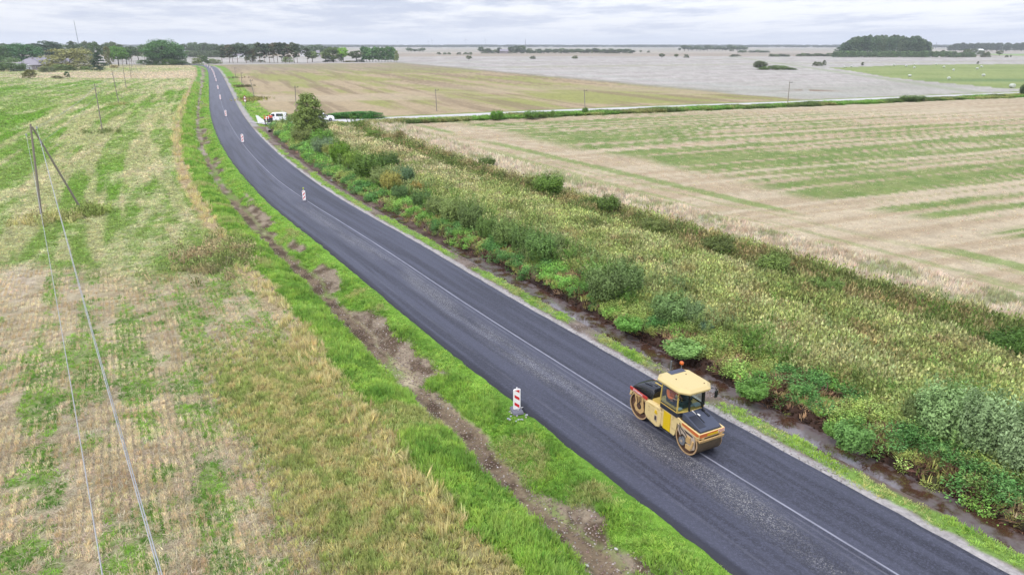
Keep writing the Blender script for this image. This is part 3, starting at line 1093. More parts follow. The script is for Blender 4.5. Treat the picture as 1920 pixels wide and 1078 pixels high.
# --- stubble in drilled rows on the lower left
x, y, r = sample(95, 30, 66, a0=-46, a1=12)
z, col, W = land(x, y)
aS, cS = rot(x, y, -60)
rowsp = .28
cn = np.round(cS / rowsp) * rowsp + rsv.normal(0, .02, len(x))
c_, s_ = math.cos(R(-60)), math.sin(R(-60))
xr = aS * c_ - cn * s_; yr = aS * s_ + cn * c_
k = rsv.rand(len(x)) < np.clip(W['stub'] + .35 * W['stubg'], 0, 1) * .85 * ss(.3, .5, fbm(x / 1.1, y / 1.1, 311))
sc = M(np.ones((len(x), 1)) * C(214, 200, 166), np.ones((len(x), 1)) * C(186, 168, 132), ss(.4, .7, fbm(x / .8, y / .8, 313)))
put('stubble_rows', 'straw', xr[k], yr[k], z[k] - .02, sc[k] * 1.9 * (.7 + .6 * W['trk'][k])[:, None], .85, .85, .12, .14)
k = rsv.rand(len(x)) < W['stub'] * .35
put('loose_straw', 'laid', x[k], y[k], z[k] + .01, (col[k] * 1.15 + C(225, 212, 190)) / 2 * 1.1, 1.0, 1.1, .1, .12)
k = rsv.rand(len(x)) < W['stubg'] * .6
gc = M(np.ones((len(x), 1)) * C(126, 160, 70), np.ones((len(x), 1)) * C(92, 128, 56), ss(.4, .65, fbm(x / .9, y / .9, 315)))
put('volunteer_grass', 'turf', x[k], y[k], z[k] - .02, gc[k] * 2.1, .5, .62, .35, .18)
k = rsv.rand(len(x)) < W['olive'] * .9
oc = M(np.ones((len(x), 1)) * C(178, 170, 120), np.ones((len(x), 1)) * C(148, 158, 94), ss(.42, .62, fbm(x / .45, y / .45, 317)))
put('field_edge_growth', 'turf', x[k], y[k], z[k] - .02, oc[k] * 2.0, 1.1, .8, .25, .18)

# --- rank dry grass beside the bank, tufts round the poles
x, y, r = sample(50, 34, 260, a0=-46, a1=10)
z, col, W = land(x, y)
q = .38 * W['rank'] * ss(.40, .60, fbm(x / 2.5, y / 2.5, 321) + .04)
k = rsv.rand(len(x)) < q
put('rank_dry_grass', 'turf', x[k], y[k], z[k] - .03, (np.ones((k.sum(), 1)) * C(186, 176, 128)) * 2.0, (2.4 * lod(r, 60))[k], (.8 * lod(r, 50))[k], .3, .16)
k = rsv.rand(len(x)) < W['pb'] * .45
bc = M(np.ones((len(x), 1)) * C(128, 142, 84), np.ones((len(x), 1)) * C(160, 146, 112), ss(.45, .58, fbm(x / 1.8, y / 1.8, 323)))
put('brush_patch', 'reed', x[k], y[k], z[k] - .03, bc[k] * VR, .6, 1.1, .4, .2)
PX, PY, PC, PHh = [], [], [], []
for (cx_, cy_), rad, n_, c_ in ((gp(163, 402), 1.3, 90, (134, 148, 84)), (gp(80, 416), 1.8, 34, (168, 166, 112)), (gp(120, 410), 1.8, 30, (166, 164, 112)), (gp(193, 250), 2.2, 42, (122, 134, 84)),
                                (gp(223, 197), 2.4, 30, (160, 156, 104)), (gp(237, 170), 2.4, 24, (150, 152, 104)), (gp(477, 187), 3.2, 120, (112, 112, 66)), (gp(455, 163), 3, 70, (96, 92, 66)),
                                (gp(470, 189), 3, 60, (150, 148, 92)), (gp(442, 147), 4, 30, (120, 112, 90)), (gp(300, 127.6), 1, 1, (120, 120, 90))):
    for _ in range(n_):
        PX.append(cx_ + rsv.normal(0, rad * .6)); PY.append(cy_ + rsv.normal(0, rad * .6)); PC.append(C(*c_)); PHh.append(.9)
PX, PY = np.array(PX), np.array(PY)
put('weeds_round_the_poles', 'reed', PX, PY, np.zeros(len(PX)), np.array(PC) * VR, np.array(PHh) * .8, 1.2, .35, .2)

# --- marsh: tall stems between the two ditches
x, y, r = sample(24, 45, 200, rmin=20, a0=-30, a1=46)
z, col, W = land(x, y)
dry = W['dry']
mc = M(np.ones((len(x), 1)) * C(162, 170, 108), np.ones((len(x), 1)) * C(182, 173, 136), np.clip(dry * .8 + .45 * ss(.45, .6, fbm(x / 1.3, y / 1.3, 331)), 0, 1))
mc = M(mc, np.ones((len(x), 1)) * C(128, 140, 80), ss(.50, .62, fbm(x / 2.2, y / 2.2, 333)) * .75)
mc = M(mc, np.ones((len(x), 1)) * C(152, 136, 98), ss(.64, .70, fbm(x / 1.7, y / 1.7, 335)) * .6)
mc = M(mc, M(np.ones((len(x), 1)) * C(118, 126, 76), np.ones((len(x), 1)) * C(156, 144, 102), ss(.46, .58, fbm(x / 2.0, y / 2.0, 337))), band(20.6, 24.4, W['t'], .4))
hh = (.50 + .52 * fbm(x / 2.4, y / 2.4, 339)) * np.where(band(20.6, 24.6, W['t'], .3) > .5, 1.25, 1.0) * lod(r, 90) * (1 - .6 * ss(75, 105, W['s']))
k = rsv.rand(len(x)) < W['marsh']
put('marsh_grass', 'reed', x[k], y[k], z[k] - .03, mc[k] * VR, hh[k], (1.15 * lod(r, 55))[k], .22, .2)

# --- weeds on the far lip of the right-hand ditch
x, y, r = sample(30, 40, 190, rmin=20, a0=-30, a1=46)
z, col, W = land(x, y)
cl_ = fbm(x / 1.3, y / 1.3, 341)
q = W['weeds'] * (.12 + .88 * ss(.40, .56, cl_ + .05 * ss(30, 60, W['s'])))
k = rsv.rand(len(x)) < q * .9
wc = M(np.ones((len(x), 1)) * C(128, 168, 84), np.ones((len(x), 1)) * C(152, 164, 98), ss(.42, .6, fbm(x / 2.2, y / 2.2, 343)))
wc = M(wc, np.ones((len(x), 1)) * C(100, 138, 80), ss(.52, .62, fbm(x / 1.7, y / 1.7, 345)))
put('ditch_weeds', 'weed', x[k], y[k], z[k] - .02, wc[k] * VR, (.9 * (.4 + 1.3 * cl_) * lod(r, 60))[k], (1.0 * lod(r, 55))[k], .2, .18)
k = rsv.rand(len(x)) < W['weeds'] * .45 * ss(.38, .5, 1 - cl_)
put('weedy_grass', 'turf', x[k], y[k], z[k] - .02, (M(np.ones((len(x), 1)) * C(172, 176, 104), np.ones((len(x), 1)) * C(196, 166, 130), ss(.48, .56, fbm(x, y, 347))))[k] * VB, 1.6, 1.1, .4, .2)

# --- grey-tan uncut margin and the stubble beyond it
x, y, r = sample(34, 45, 190, rmin=26, a0=-20, a1=46)
z, col, W = land(x, y)
k = rsv.rand(len(x)) < W['tb'] * .8
tc_ = M(np.ones((len(x), 1)) * C(214, 202, 180), np.ones((len(x), 1)) * C(188, 174, 150), ss(.4, .65, fbm(x / .9, y / .9, 351)))
tc_ = M(tc_, np.ones((len(x), 1)) * C(150, 160, 110), ss(.56, .64, fbm(x / 1.8, y / 1.8, 353)) * .7)
put('uncut_margin', 'straw', x[k], y[k], z[k] - .02, tc_[k] * 1.9, (2.2 * lod(r, 60))[k], (1.3 * lod(r, 50))[k], .2, .14)
k = rsv.rand(len(x)) < W['stubR'] * .14
put('right_field_stubble', 'straw', x[k], y[k], z[k] - .03, (col[k] * .5 + C(216, 202, 172) * .5) * 1.7, (.5 * lod(r, 60))[k], (1.3 * lod(r, 50))[k], .2, .07)

# --- green belt along the side road
xs, ys = [], []
for _ in range(20000):
    s_ = rsv.uniform(8, 330) if rsv.rand() < .9 else rsv.uniform(8, 500)
    i_ = 0; q_ = s_
    while i_ < len(SIDE) - 2 and q_ > np.hypot(*(SIDE[i_ + 1] - SIDE[i_])):
        q_ -= np.hypot(*(SIDE[i_ + 1] - SIDE[i_])); i_ += 1
    d_ = SIDE[i_ + 1] - SIDE[i_]; d_ = d_ / np.hypot(*d_)
    t_ = rsv.uniform(4.6, 12.5)
    p_ = SIDE[i_] + d_ * q_ + np.array((d_[1], -d_[0])) * t_
    xs.append(p_[0]); ys.append(p_[1])
x, y = np.array(xs), np.array(ys)
z, col, W = land(x, y)
q = W['hedge'] * (.35 + .65 * ss(.38, .5, fbm(x / 7, y / 5, 361)))
k = rsv.rand(len(x)) < q
hc = M(np.ones((len(x), 1)) * C(112, 146, 70), np.ones((len(x), 1)) * C(98, 114, 68), ss(.4, .6, fbm(x / 9, y / 6, 363)))
hc = M(hc, np.ones((len(x), 1)) * C(150, 146, 96), ss(.56, .64, fbm(x / 6, y / 5, 365)) * .7)
put('side_road_brush', 'weed', x[k], y[k], z[k] - .05, hc[k] * VR, ((.55 + 1.5 * fbm(x / 9, y / 9, 367)) * ss(3, 8, W['t2']))[k], 2.4, .2, .16)

# --- stones and clods in the left ditch, grit on the right shoulder, worn earth banks
x, y, r = sample(90, 30, 75, a0=-30, a1=30)
z, col, W = land(x, y)
k = (rsv.rand(len(x)) < (W['rub'] * .8 + band(-6.9, -5.6, W['t'], .1) * .5) * ss(70, 40, r) ) & (W['t'] < -3.6)
stc = M(np.ones((len(x), 1)) * C(178, 158, 146), np.ones((len(x), 1)) * C(232, 222, 216), ss(.7, .95, rsv.rand(len(x)))) * 1.2
put('ditch_stones', 'stone', x[k], y[k], z[k], stc[k], .032, .038, .4, .2)
k = (rsv.rand(len(x)) < W['gravelR'] * .5)
put('shoulder_gravel', 'stone', x[k], y[k], z[k], (np.ones((k.sum(), 1)) * C(196, 188, 186)), .025, .032, .4, .25)
x, y, r = sample(60, 40, 110, rmin=20, a0=-20, a1=46)
z, col, W = land(x, y)
q = band(6.75, 7.45, W['t'] + (fbm(x * 1.4, y * 1.4, 371) - .5) * .5, .08) * (~W['north'])
k = rsv.rand(len(x)) < q * .8
put('peat_clods', 'stone', x[k], y[k], z[k], np.ones((k.sum(), 1)) * C(88, 68, 58), .06, .09, .5, .3)
q = (W['weeds'] > .3) & (fbm(x / 1.1, y / .8, 373) > .60)
k = q & (rsv.rand(len(x)) < .55)
put('cut_brushwood', 'laid', x[k], y[k], z[k] + .05, np.ones((k.sum(), 1)) * C(160, 122, 104) * .8, 2.4, 2.0, .3, .25)

# --- loose willow shoots and rank stems that tie the shrub row together
def leafstem(name, seed):
    rs = np.random.RandomState(seed); V = []; F = []
    for j in range(5):
        a = rs.uniform(0, 6.28); l = rs.uniform(.1, .35); hh = rs.uniform(.7, 1.1); bx, by = rs.normal(0, .08, 2)
        c = len(V); V += [(bx - .006, by, 0), (bx + .006, by, 0), (bx + math.cos(a) * l, by + math.sin(a) * l, hh)]; F.append((c, c + 1, c + 2))
        for i in range(26):
            t_ = rs.uniform(.25, 1); p = np.array((bx + math.cos(a) * l * t_ ** 1.4, by + math.sin(a) * l * t_ ** 1.4, hh * t_))
            d = rs.normal(0, 1, 3); d[2] = abs(d[2]) * .8; d /= np.linalg.norm(d); w_ = np.cross(d, (0, 0, 1)); w_ = w_ / (np.linalg.norm(w_) + 1e-6) * .014
            c = len(V); V += [tuple(p - w_), tuple(p + w_), tuple(p + d * rs.uniform(.07, .12))]; F.append((c, c + 1, c + 2))
    me_ = np_mesh(name, V, F, [MT]); o = bpy.data.objects.new(name, me_); SRC.objects.link(o)
    return o


srcset('leafstem', [leafstem('leafy_shoot', 500 + i) for i in range(4)])
x, y, r = sample(8, 45, 190, rmin=20, a0=-30, a1=46)
z, col, W = land(x, y)
q = (~W['north']) * band(8.6, 13.0, W['t'] + (fbm(x / 3, y / 3, 381) - .5) * 3, .8) * ss(.42, .56, fbm(x / 3.2, y / 3.2, 383) + .06 * ss(25, 60, W['s']))
q = q + (~W['north']) * band(20.4, 24.2, W['t'], .5) * ss(.46, .6, fbm(x / 3.0, y / 3.0, 385)) * .6 + W['marsh'] * .03
k = rsv.rand(len(x)) < q
lc = M(np.ones((len(x), 1)) * C(112, 142, 72), np.ones((len(x), 1)) * C(136, 152, 100), ss(.42, .6, fbm(x / 2.2, y / 2.2, 387)))
lc = M(lc, np.ones((len(x), 1)) * C(96, 122, 56), band(20, 25, W['t'], .4) * .8)
put('young_willow_shoots', 'leafstem', x[k], y[k], z[k] - .02, lc[k] * 2.1, (1.25 * (.6 + .9 * fbm(x / 4, y / 4, 389)) * lod(r, 80))[k], (1.5 * lod(r, 60))[k], .2, .2)
# ---------------------------------------------------------------- paints
M_BEIGE = paint('faded_cream_paint', A(250, 222, 158, 1.6), .55, var=.25, dirt=.4, dirtcol=A(150, 120, 86), scale=2.2)
M_CAB = paint('cab_yellow_paint', A(222, 190, 98, 1.6), .5, var=.2, dirt=.3, dirtcol=A(150, 120, 86), scale=3)
M_ROOF = paint('sun_faded_roof_paint', A(250, 224, 156), .5, var=.10, dirt=.12, dirtcol=A(170, 138, 92), scale=1.8)
M_VIVID = paint('bright_yellow_paint', A(244, 206, 18, 1.6), .4, var=.12, dirt=.1, scale=3)
M_BLACKP = paint('black_bonnet_plastic', A(36, 37, 44), .26, var=.2, scale=3)
M_GREYP = paint('grey_bonnet', A(72, 78, 98, 1.6), .6, var=.18, scale=3)
M_GREYD = paint('dark_grey_recess', A(52, 55, 70), .45, var=.2)
M_DARK = paint('dark_machinery', A(48, 44, 44), .7, var=.4, dirt=.3)
M_FRAMEK = paint('black_window_frame', A(28, 30, 30), .4)
M_RED = paint('worn_red_stripe', A(206, 62, 48, 1.6), .5, var=.15, dirt=.12, dirtcol=A(200, 150, 110), scale=5)
M_ORANGE = paint('worn_orange_stripe', A(226, 120, 60, 1.6), .5, var=.2, dirt=.35, dirtcol=A(226, 170, 120), scale=6)
M_WHITE = paint('white_print', A(238, 236, 234, 1.15), .6, var=.05)
M_DRUM = paint('rolled_steel', A(134, 116, 92), .38, metal=.3, var=.5, dirt=.3, dirtcol=A(70, 58, 48), scale=3)
M_RIM = paint('tarnished_rim', A(222, 184, 138, 1.6), .6, metal=.2, var=.35, dirt=.35, dirtcol=A(120, 80, 56), scale=4)
M_RUST = paint('rusty_inner_drum', A(112, 72, 50), .8, var=.5, dirt=.4)
M_DUST = paint('dusty_grey_steel', A(206, 186, 166, 1.6), .7, var=.35, dirt=.35, dirtcol=A(130, 96, 72), scale=6)
M_DUSTO = paint('dusty_orange_casting', A(228, 188, 126, 1.6), .6, var=.3, dirt=.45, dirtcol=A(150, 96, 60), scale=6)
M_GLASS = glass_mat()
M_SEAT = paint('seat_vinyl', A(40, 70, 72), .6)
M_PAPER = paint('pale_cloth', A(200, 218, 224), .8, var=.1)
M_BEACON = paint('amber_lens', A(250, 120, 30), .3, var=.05)
M_RUBBER = paint('rubber', A(46, 46, 50), .85)
M_CHROME = paint('galvanised', A(176, 180, 188), .4, metal=.5, var=.2)
M_WOOD = paint('weathered_pole_wood', A(168, 158, 146, 1.6), .85, var=.5, scale=7)
M_SKIN = paint('skin', A(226, 176, 148), .6, var=.05)
M_HIVIS = paint('orange_high_visibility_cloth', A(255, 124, 44, 1.2), .7, var=.12)
M_HIVISR = paint('red_orange_high_visibility_cloth', A(240, 84, 60, 1.3), .7, var=.12)
M_REFLECT = paint('reflective_band', A(226, 226, 220), .4)
M_NAVY = paint('dark_work_trousers', A(58, 56, 72), .8, var=.2)
M_CAP = paint('dark_cap', A(60, 44, 40), .8)
M_HAIR = paint('brown_hair', A(84, 60, 42), .8)


# ---------------------------------------------------------------- people
def person(label, loc, rz, vest=M_HIVIS, pose='stand', helmet=None, group=None, height=1.78):
    P = empty('person', loc, rz, label, 'person', group)
    k = height / 1.78
    if pose == 'sit':
        hip = (0, 0, .50); kn = [(.42, .12 * s, .54) for s in (1, -1)]; an = [(.50, .13 * s, .10) for s in (1, -1)]
        toe = [(.66, .14 * s, .05) for s in (1, -1)]
        ch = (-.04, 0, .86); neck = (-.02, 0, 1.04); head = (0, 0, 1.20)
        sh = [(-.03, .19 * s, .97) for s in (1, -1)]; el = [(.10, .26 * s, .72) for s in (1, -1)]; wr = [(.36, .17 * s, .74) for s in (1, -1)]
    else:
        hip = (0, 0, .94); kn = [(.03 * s, .10 * s, .50) for s in (1, -1)]; an = [(-.02 * s, .12 * s, .09) for s in (1, -1)]
        toe = [(.16 - .02 * s, .15 * s, .04) for s in (1, -1)]
        ch = (.01, 0, 1.28); neck = (.01, 0, 1.47); head = (.03, 0, 1.63)
        sh = [(0, .20 * s, 1.40) for s in (1, -1)]
        if pose == 'point':
            el = [(.22, .26, 1.22), (.02, -.26, 1.12)]; wr = [(.46, .24, 1.26), (.16, -.20, .94)]
        else:
            el = [(.0, .26, 1.12), (.04, -.27, 1.12)]; wr = [(.18, .16, 1.00), (.12, -.24, .90)]
    V = []; E = []; Rd = []

    def v(p, r):
        V.append(tuple(c * k for c in p)); Rd.append(r * k); return len(V) - 1
    h0 = v(hip, .13); c1 = v(tuple((a + b) / 2 for a, b in zip(hip, ch)), .125); c2 = v(ch, .15); nk = v(neck, .06); hd = v(head, .085); ht = v((head[0], 0, head[2] + .11), .07)
    E += [(h0, c1), (c1, c2), (c2, nk), (nk, hd), (hd, ht)]
    nose = v((head[0] + .10, 0, head[2] - .01), .016); E.append((hd, nose))
    for i in (0, 1):
        s = 1 if i == 0 else -1
        hj = v((hip[0], .09 * s, hip[2] - .03), .095); a = v(kn[i], .06); b = v(an[i], .042); c = v(toe[i], .035)
        E += [(h0, hj), (hj, a), (a, b), (b, c)]
        sj = v(sh[i], .062); e = v(el[i], .045); w_ = v(wr[i], .03)
        d = Vector(wr[i]) - Vector(el[i]); d.normalize()
        pm = Vector(wr[i]) + d * .07
        p_ = v(tuple(pm), .032)
        E += [(c2, sj), (sj, e), (e, w_), (w_, p_)]
        up = Vector((0, 0, 1)); lat = d.cross(up); lat = lat.normalized() if lat.length > .1 else Vector((0, 1, 0))
        for q, ln in ((-1.5, .062), (-.5, .078), (.5, .072), (1.5, .055)):
            f1 = v(tuple(pm + lat * .014 * q + d * .03), .010)
            f2 = v(tuple(pm + lat * .017 * q + d * (.03 + ln * .55)), .009)
            f3 = v(tuple(pm + lat * .018 * q + d * (.03 + ln * .9) + Vector((0, 0, -.018))), .008)
            E += [(p_, f1), (f1, f2), (f2, f3)]
        tb_ = v(tuple(Vector(wr[i]) + d * .035 + lat * .035 * -s), .011); tt = v(tuple(Vector(wr[i]) + d * .075 + lat * .055 * -s), .009)
        E += [(w_, tb_), (tb_, tt)]
    me_ = bpy.data.meshes.new('body'); me_.from_pydata(V, E, []); me_.materials.append(M_SKIN)
    o = link('body', me_, P)
    md = o.modifiers.new('skin', 'SKIN')
    sv = me_.skin_vertices[0].data
    for i, r_ in enumerate(Rd):
        sv[i].radius = (r_, r_); sv[i].use_root = (i == 0)
    ms = o.modifiers.new('sub', 'SUBSURF'); ms.levels = 1; ms.render_levels = 1

    def cloth(name, pts, radii, edges, m_):
        me2 = bpy.data.meshes.new(name); me2.from_pydata([tuple(c * k for c in p) for p in pts], edges, []); me2.materials.append(m_)
        o2 = link(name, me2, P)
        o2.modifiers.new('skin', 'SKIN')
        for i, r_ in enumerate(radii):
            me2.skin_vertices[0].data[i].radius = (r_ * k, r_ * k); me2.skin_vertices[0].data[i].use_root = (i == 0)
        m2_ = o2.modifiers.new('sub', 'SUBSURF'); m2_.levels = 1; m2_.render_levels = 1
        return o2
    mid = tuple((a + b) / 2 for a, b in zip(hip, ch))
    jk = [hip, mid, ch, (neck[0], 0, neck[2] - .06), sh[0], el[0], sh[1], el[1],
          tuple(a + (b - a) * .85 for a, b in zip(el[0], wr[0])), tuple(a + (b - a) * .85 for a, b in zip(el[1], wr[1]))]
    jo = cloth('jacket', jk, [.16, .165, .18, .085, .085, .07, .085, .07, .05, .05], [(0, 1), (1, 2), (2, 3), (2, 4), (4, 5), (5, 8), (2, 6), (6, 7), (7, 9)], vest)
    cloth('trousers', [(hip[0], 0, hip[2] - .04), (hip[0], .09, hip[2] - .08), kn[0], an[0], (hip[0], -.09, hip[2] - .08), kn[1], an[1]],
          [.15, .115, .082, .065, .115, .082, .065], [(0, 1), (1, 2), (2, 3), (0, 4), (4, 5), (5, 6)], M_NAVY)
    b = MB()
    for i in (0, 1):
        t_ = toe[i]
        b.box(((t_[0] - .06) * k, t_[1] * k, .05 * k if pose != 'sit' else t_[2] * k), (.28 * k, .10 * k, .09 * k))
    b.build('shoes', M_DARK, P, bevel=.02)
    if pose != 'sit':
        b = MB(); b.ring((0, 0, 0), .19 * k, .175 * k, -.03, .03, 16)
        ro = b.build('reflective_band', M_REFLECT, P); ro.rotation_euler = (math.pi / 2, 0, 0); ro.location = (0, 0, 1.12 * k)
    b = MB(); b.ball((head[0] * k - .012, 0, (head[2] + .055) * k), (.108 * k, .10 * k, .10 * k), 12, 8)
    b.build('helmet' if helmet else 'hair', helmet or M_HAIR, P, smooth=True)
    return P


# ---------------------------------------------------------------- the tandem roller
pr = np.array(gp(1195, 783, .06)); pf_ = np.array(gp(1285, 850, .06))
hd_ = math.atan2(*(pf_ - pr)[::-1])
ctr = (pr + pf_) / 2
ax = np.array((math.cos(hd_), math.sin(hd_))); ay = np.array((-math.sin(hd_), math.cos(hd_)))
ctr = ctr + ay * .63
roller = empty('road_roller', (ctr[0], ctr[1], .065), hd_, 'faded yellow tandem road roller with glazed cab on the fresh black asphalt', 'road roller')
WBH = 1.42          # half wheelbase
DR = .57
b = None


def drum(xc):
    e = MB(); e.ring((xc, 0, DR), DR, DR - .035, -.725, .725, 56)
    d = e.build('drum', M_DRUM, roller, smooth=False)
    e = MB(); e.ring((xc, 0, DR), DR + .002, DR - .045, -.732, -.70, 56)
    e.build('drum_rim', M_RIM, d)
    e = MB(); e.ring((xc, 0, DR), DR + .002, DR - .045, .70, .732, 56)
    e.build('drum_rim', M_RIM, d)
    e = MB()
    for yy in (-.62, .62):
        e.tube((xc, yy - .02, DR), (xc, yy + .02, DR), DR - .03, n=40)
    e.build('drum_disc', M_RUST, d)
    return d


drum(-WBH); drum(WBH)
# rear fork with hub
for sy in (-1, 1):
    e = MB(); y0 = .745 * sy; y1 = .69 * sy
    x0 = -WBH
    e.prism([(x0 - .30, 1.12), (x0 + .30, 1.12), (x0 + .26, .86), (x0 + .34, .46), (x0 + .14, .26), (x0 - .16, .30), (x0 - .30, .50), (x0 - .20, .72)], y0, y1)
    f = e.build('rear_fork', M_DUSTO, roller, bevel=.012)
    e = MB(); e.tube((x0 + .04, .76 * sy, .60), (x0 + .04, .70 * sy, .60), .135, n=20); e.mi = 1; e.tube((x0 + .04, .772 * sy, .60), (x0 + .04, .75 * sy, .60), .085, n=16)
    e.tube((x0 - .12, .77 * sy, 1.02), (x0 - .02, .77 * sy, .70), .022, n=8); e.tube((x0 + .02, .77 * sy, 1.04), (x0 + .06, .77 * sy, .76), .018, n=8)
    e.build('hub', [M_DARK, M_RUST], f)
    # front fork: dusty casting and motor disc
    x0 = WBH
    e = MB()
    e.prism([(x0 - .52, 1.02), (x0 + .30, .98), (x0 + .44, .80), (x0 + .46, .40), (x0 + .22, .22), (x0 + .06, .40), (x0 + .0, .66), (x0 - .22, .74), (x0 - .34, .60), (x0 - .46, .74)], y0, y1)
    f = e.build('front_fork', M_DUST, roller, bevel=.012)
    e = MB(); e.tube((x0 - .18, .80 * sy, .46), (x0 - .18, .66 * sy, .46), .165, n=24); e.build('drive_motor', M_CHROME, f, bevel=.008)
    e = MB(); e.tube((x0 - .18, .815 * sy, .46), (x0 - .18, .80 * sy, .46), .055, n=16); e.build('hub_cap', M_DUST, f)
    e = MB(); e.box((x0 + .13, .765 * sy, .68), (.22, .06, .28)); e.box((x0 + .15, .765 * sy, .36), (.26, .05, .18)); e.box((x0 + .34, .765 * sy, .55), (.09, .05, .36), (0, .2, 0))
    for q in range(4):
        e.tube((x0 + .06 + .05 * q, .80 * sy, .80), (x0 + .05 + .05 * q, .80 * sy, .62), .013, n=6)
    e.build('hydraulic_block', M_DUSTO, f, bevel=.01)
# chassis halves
e = MB(); e.box((-1.50, 0, 1.06), (1.10, 1.40, .12)); e.box((-2.0, 0, .98), (.10, 1.40, .22)); e.box((-.62, 0, .80), (.62, .9, .62))
e.build('rear_chassis', M_BEIGE, roller, bevel=.02)
for sy in (-1, 1):
    e = MB(); e.box((-1.46, .742 * sy, 1.18), (1.10, .045, .14)); rs_ = e.build('side_stripe', M_RED, roller, bevel=.006)
    if sy < 0:
        tc_d = bpy.data.curves.new('lettering', 'FONT'); tc_d.body = 'DYNAPAC'; tc_d.size = .135; tc_d.extrude = .002; tc_d.align_x = 'CENTER'; tc_d.align_y = 'CENTER'
        tc_d.materials.append(M_WHITE)
        to = bpy.data.objects.new('lettering', tc_d); COL.objects.link(to); to.parent = rs_
        to.location = (-1.48, -.768, 1.18); to.rotation_euler = (math.pi / 2, 0, 0)
# rear bonnet: rounded black cover with louvres
V = []
prof = [(-2.0, .62, 1.12, 1.26), (-1.86, .62, 1.14, 1.40), (-1.55, .62, 1.14, 1.52), (-1.15, .62, 1.14, 1.60), (-.84, .60, 1.14, 1.60), (-.76, .56, 1.14, 1.50)]
n_p = 9
for (xx, hw, zb, zt) in prof:
    for k_ in range(n_p):
        a_ = math.pi * k_ / (n_p - 1)
        yy = -math.copysign(abs(math.cos(a_)) ** .45, math.cos(a_)) * hw * (1.0 if k_ in (0, n_p - 1) else .97)
        V.append((xx, yy, zb + (zt - zb) * math.sin(a_) ** .55))
F = [(i * n_p + j, i * n_p + j + 1, (i + 1) * n_p + j + 1, (i + 1) * n_p + j) for i in range(len(prof) - 1) for j in range(n_p - 1)]
F += [tuple(range(n_p))[::-1], tuple(range((len(prof) - 1) * n_p, len(prof) * n_p))]
e = MB(); e.add(V, F); bon = e.build('rear_bonnet', M_BLACKP, roller, bevel=.01, smooth=True)
e = MB()
for yy, xx in ((-.30, -1.34), (-.12, -1.20)):
    e.box((xx, yy, 1.578), (.46, .045, .03), (0, -.16, 0))
e.build('louvre', M_GREYD, bon)
e = MB(); e.box((-1.05, .05, 1.608), (.44, .06, .02), (0, -.05, 0)); e.build('yellow_strip', M_CAB, bon)
e = MB(); e.box((-1.0, .36, 1.60), (.40, .36, .06)); e.build('air_box', M_GREYP, bon, bevel=.015)
# cowl between bonnet and cab
e = MB(); e.prism([(-.80, 1.0), (-.08, 1.0), (-.08, 1.48), (-.42, 1.42), (-.80, 1.20)], -.56, .56); e.build('cowl', M_CAB, roller, bevel=.02)
# water tanks, both sides
for sy in (-1, 1):
    e = MB(); e.prism([(-1.00, .50), (-.86, .34), (-.30, .24), (-.10, .30), (-.02, .50), (-.02, 1.02), (-.16, 1.18), (-.90, 1.14), (-1.00, 1.02)], .78 * sy, .30 * sy)
    tk = e.build('water_tank', M_BEIGE, roller, bevel=.045)
    e = MB(); e.box((-.30, .79 * sy, .62), (.17, .02, .26)); e.build('step_hole', M_DUST, tk, bevel=.01)
    e = MB(); e.box((-.30, .80 * sy, .64), (.09, .015, .18)); e.build('step_hole_shade', M_DARK, tk)  # dark plate painted as the shade inside the step hole
    e = MB(); e.tube((-.30, .80 * sy, .86), (-.30, .80 * sy, .98), .045, n=10); e.box((-.30, .79 * sy, .86), (.16, .03, .07)); e.build('valve', M_VIVID, tk, bevel=.006)
    e = MB(); e.box((-.58, .775 * sy, 1.075), (.34, .02, .03), (0, .0, 0)); e.build('moulding', M_CAB, tk)
# middle body and bright panel
e = MB(); e.prism([(-.04, .42), (.72, .36), (.80, .52), (.86, 1.26), (-.04, 1.26)], -.72, .72); mid_b = e.build('front_body', M_BEIGE, roller, bevel=.02)
e = MB(); e.box((-.5, 0, .62), (1.0, .5, .36)); e.box((.8, 0, .8), (1.0, .9, .34)); e.build('articulation_frame', M_DARK, roller)
for sy in (-1, 1):
    e = MB(); e.box((.30, .733 * sy, .79), (.40, .035, .78)); e.build('side_panel', M_VIVID, roller, bevel=.01)
e = MB()
for sy in (-1, 1):
    e.prism([(.70, 1.02), (1.98, .94), (2.06, 1.04), (2.06, 1.17), (1.10, 1.22), (.86, 1.28), (.70, 1.28)], .735 * sy, .66 * sy)
e.box((1.30, 0, 1.04), (1.40, 1.30, .10)); e.box((2.03, 0, 1.06), (.06, 1.46, .20))
e.build('front_chassis', M_BEIGE, roller, bevel=.012)
for sy in (-1, 1):
    e = MB(); e.prism([(1.15, 1.10), (1.95, 1.02), (2.04, 1.06), (2.04, 1.15), (1.15, 1.20)], .742 * sy, .752 * sy); e.build('side_stripe', M_ORANGE, roller)
    e = MB(); e.prism([(1.28, .98), (1.74, .92), (1.76, .86), (1.40, .88)], .748 * sy, .741 * sy); e.build('opening_shade', M_DARK, roller)  # dark plate on the solid side, painted as a shaded opening
e = MB(); e.box((2.067, .0, 1.085), (.012, 1.44, .15)); fs_ = e.build('front_stripe', M_ORANGE, roller)
e = MB(); e.box((2.077, .05, 1.07), (.006, .66, .075)); e.build('yellow_badge', M_VIVID, fs_)
tc_d = bpy.data.curves.new('lettering', 'FONT'); tc_d.body = 'CC222'; tc_d.size = .14; tc_d.extrude = .002; tc_d.align_x = 'CENTER'; tc_d.align_y = 'CENTER'
tc_d.materials.append(M_WHITE)
to = bpy.data.objects.new('lettering', tc_d); COL.objects.link(to); to.parent = fs_
to.location = (2.083, .52, 1.09); to.rotation_euler = (math.pi / 2, 0, math.pi / 2)
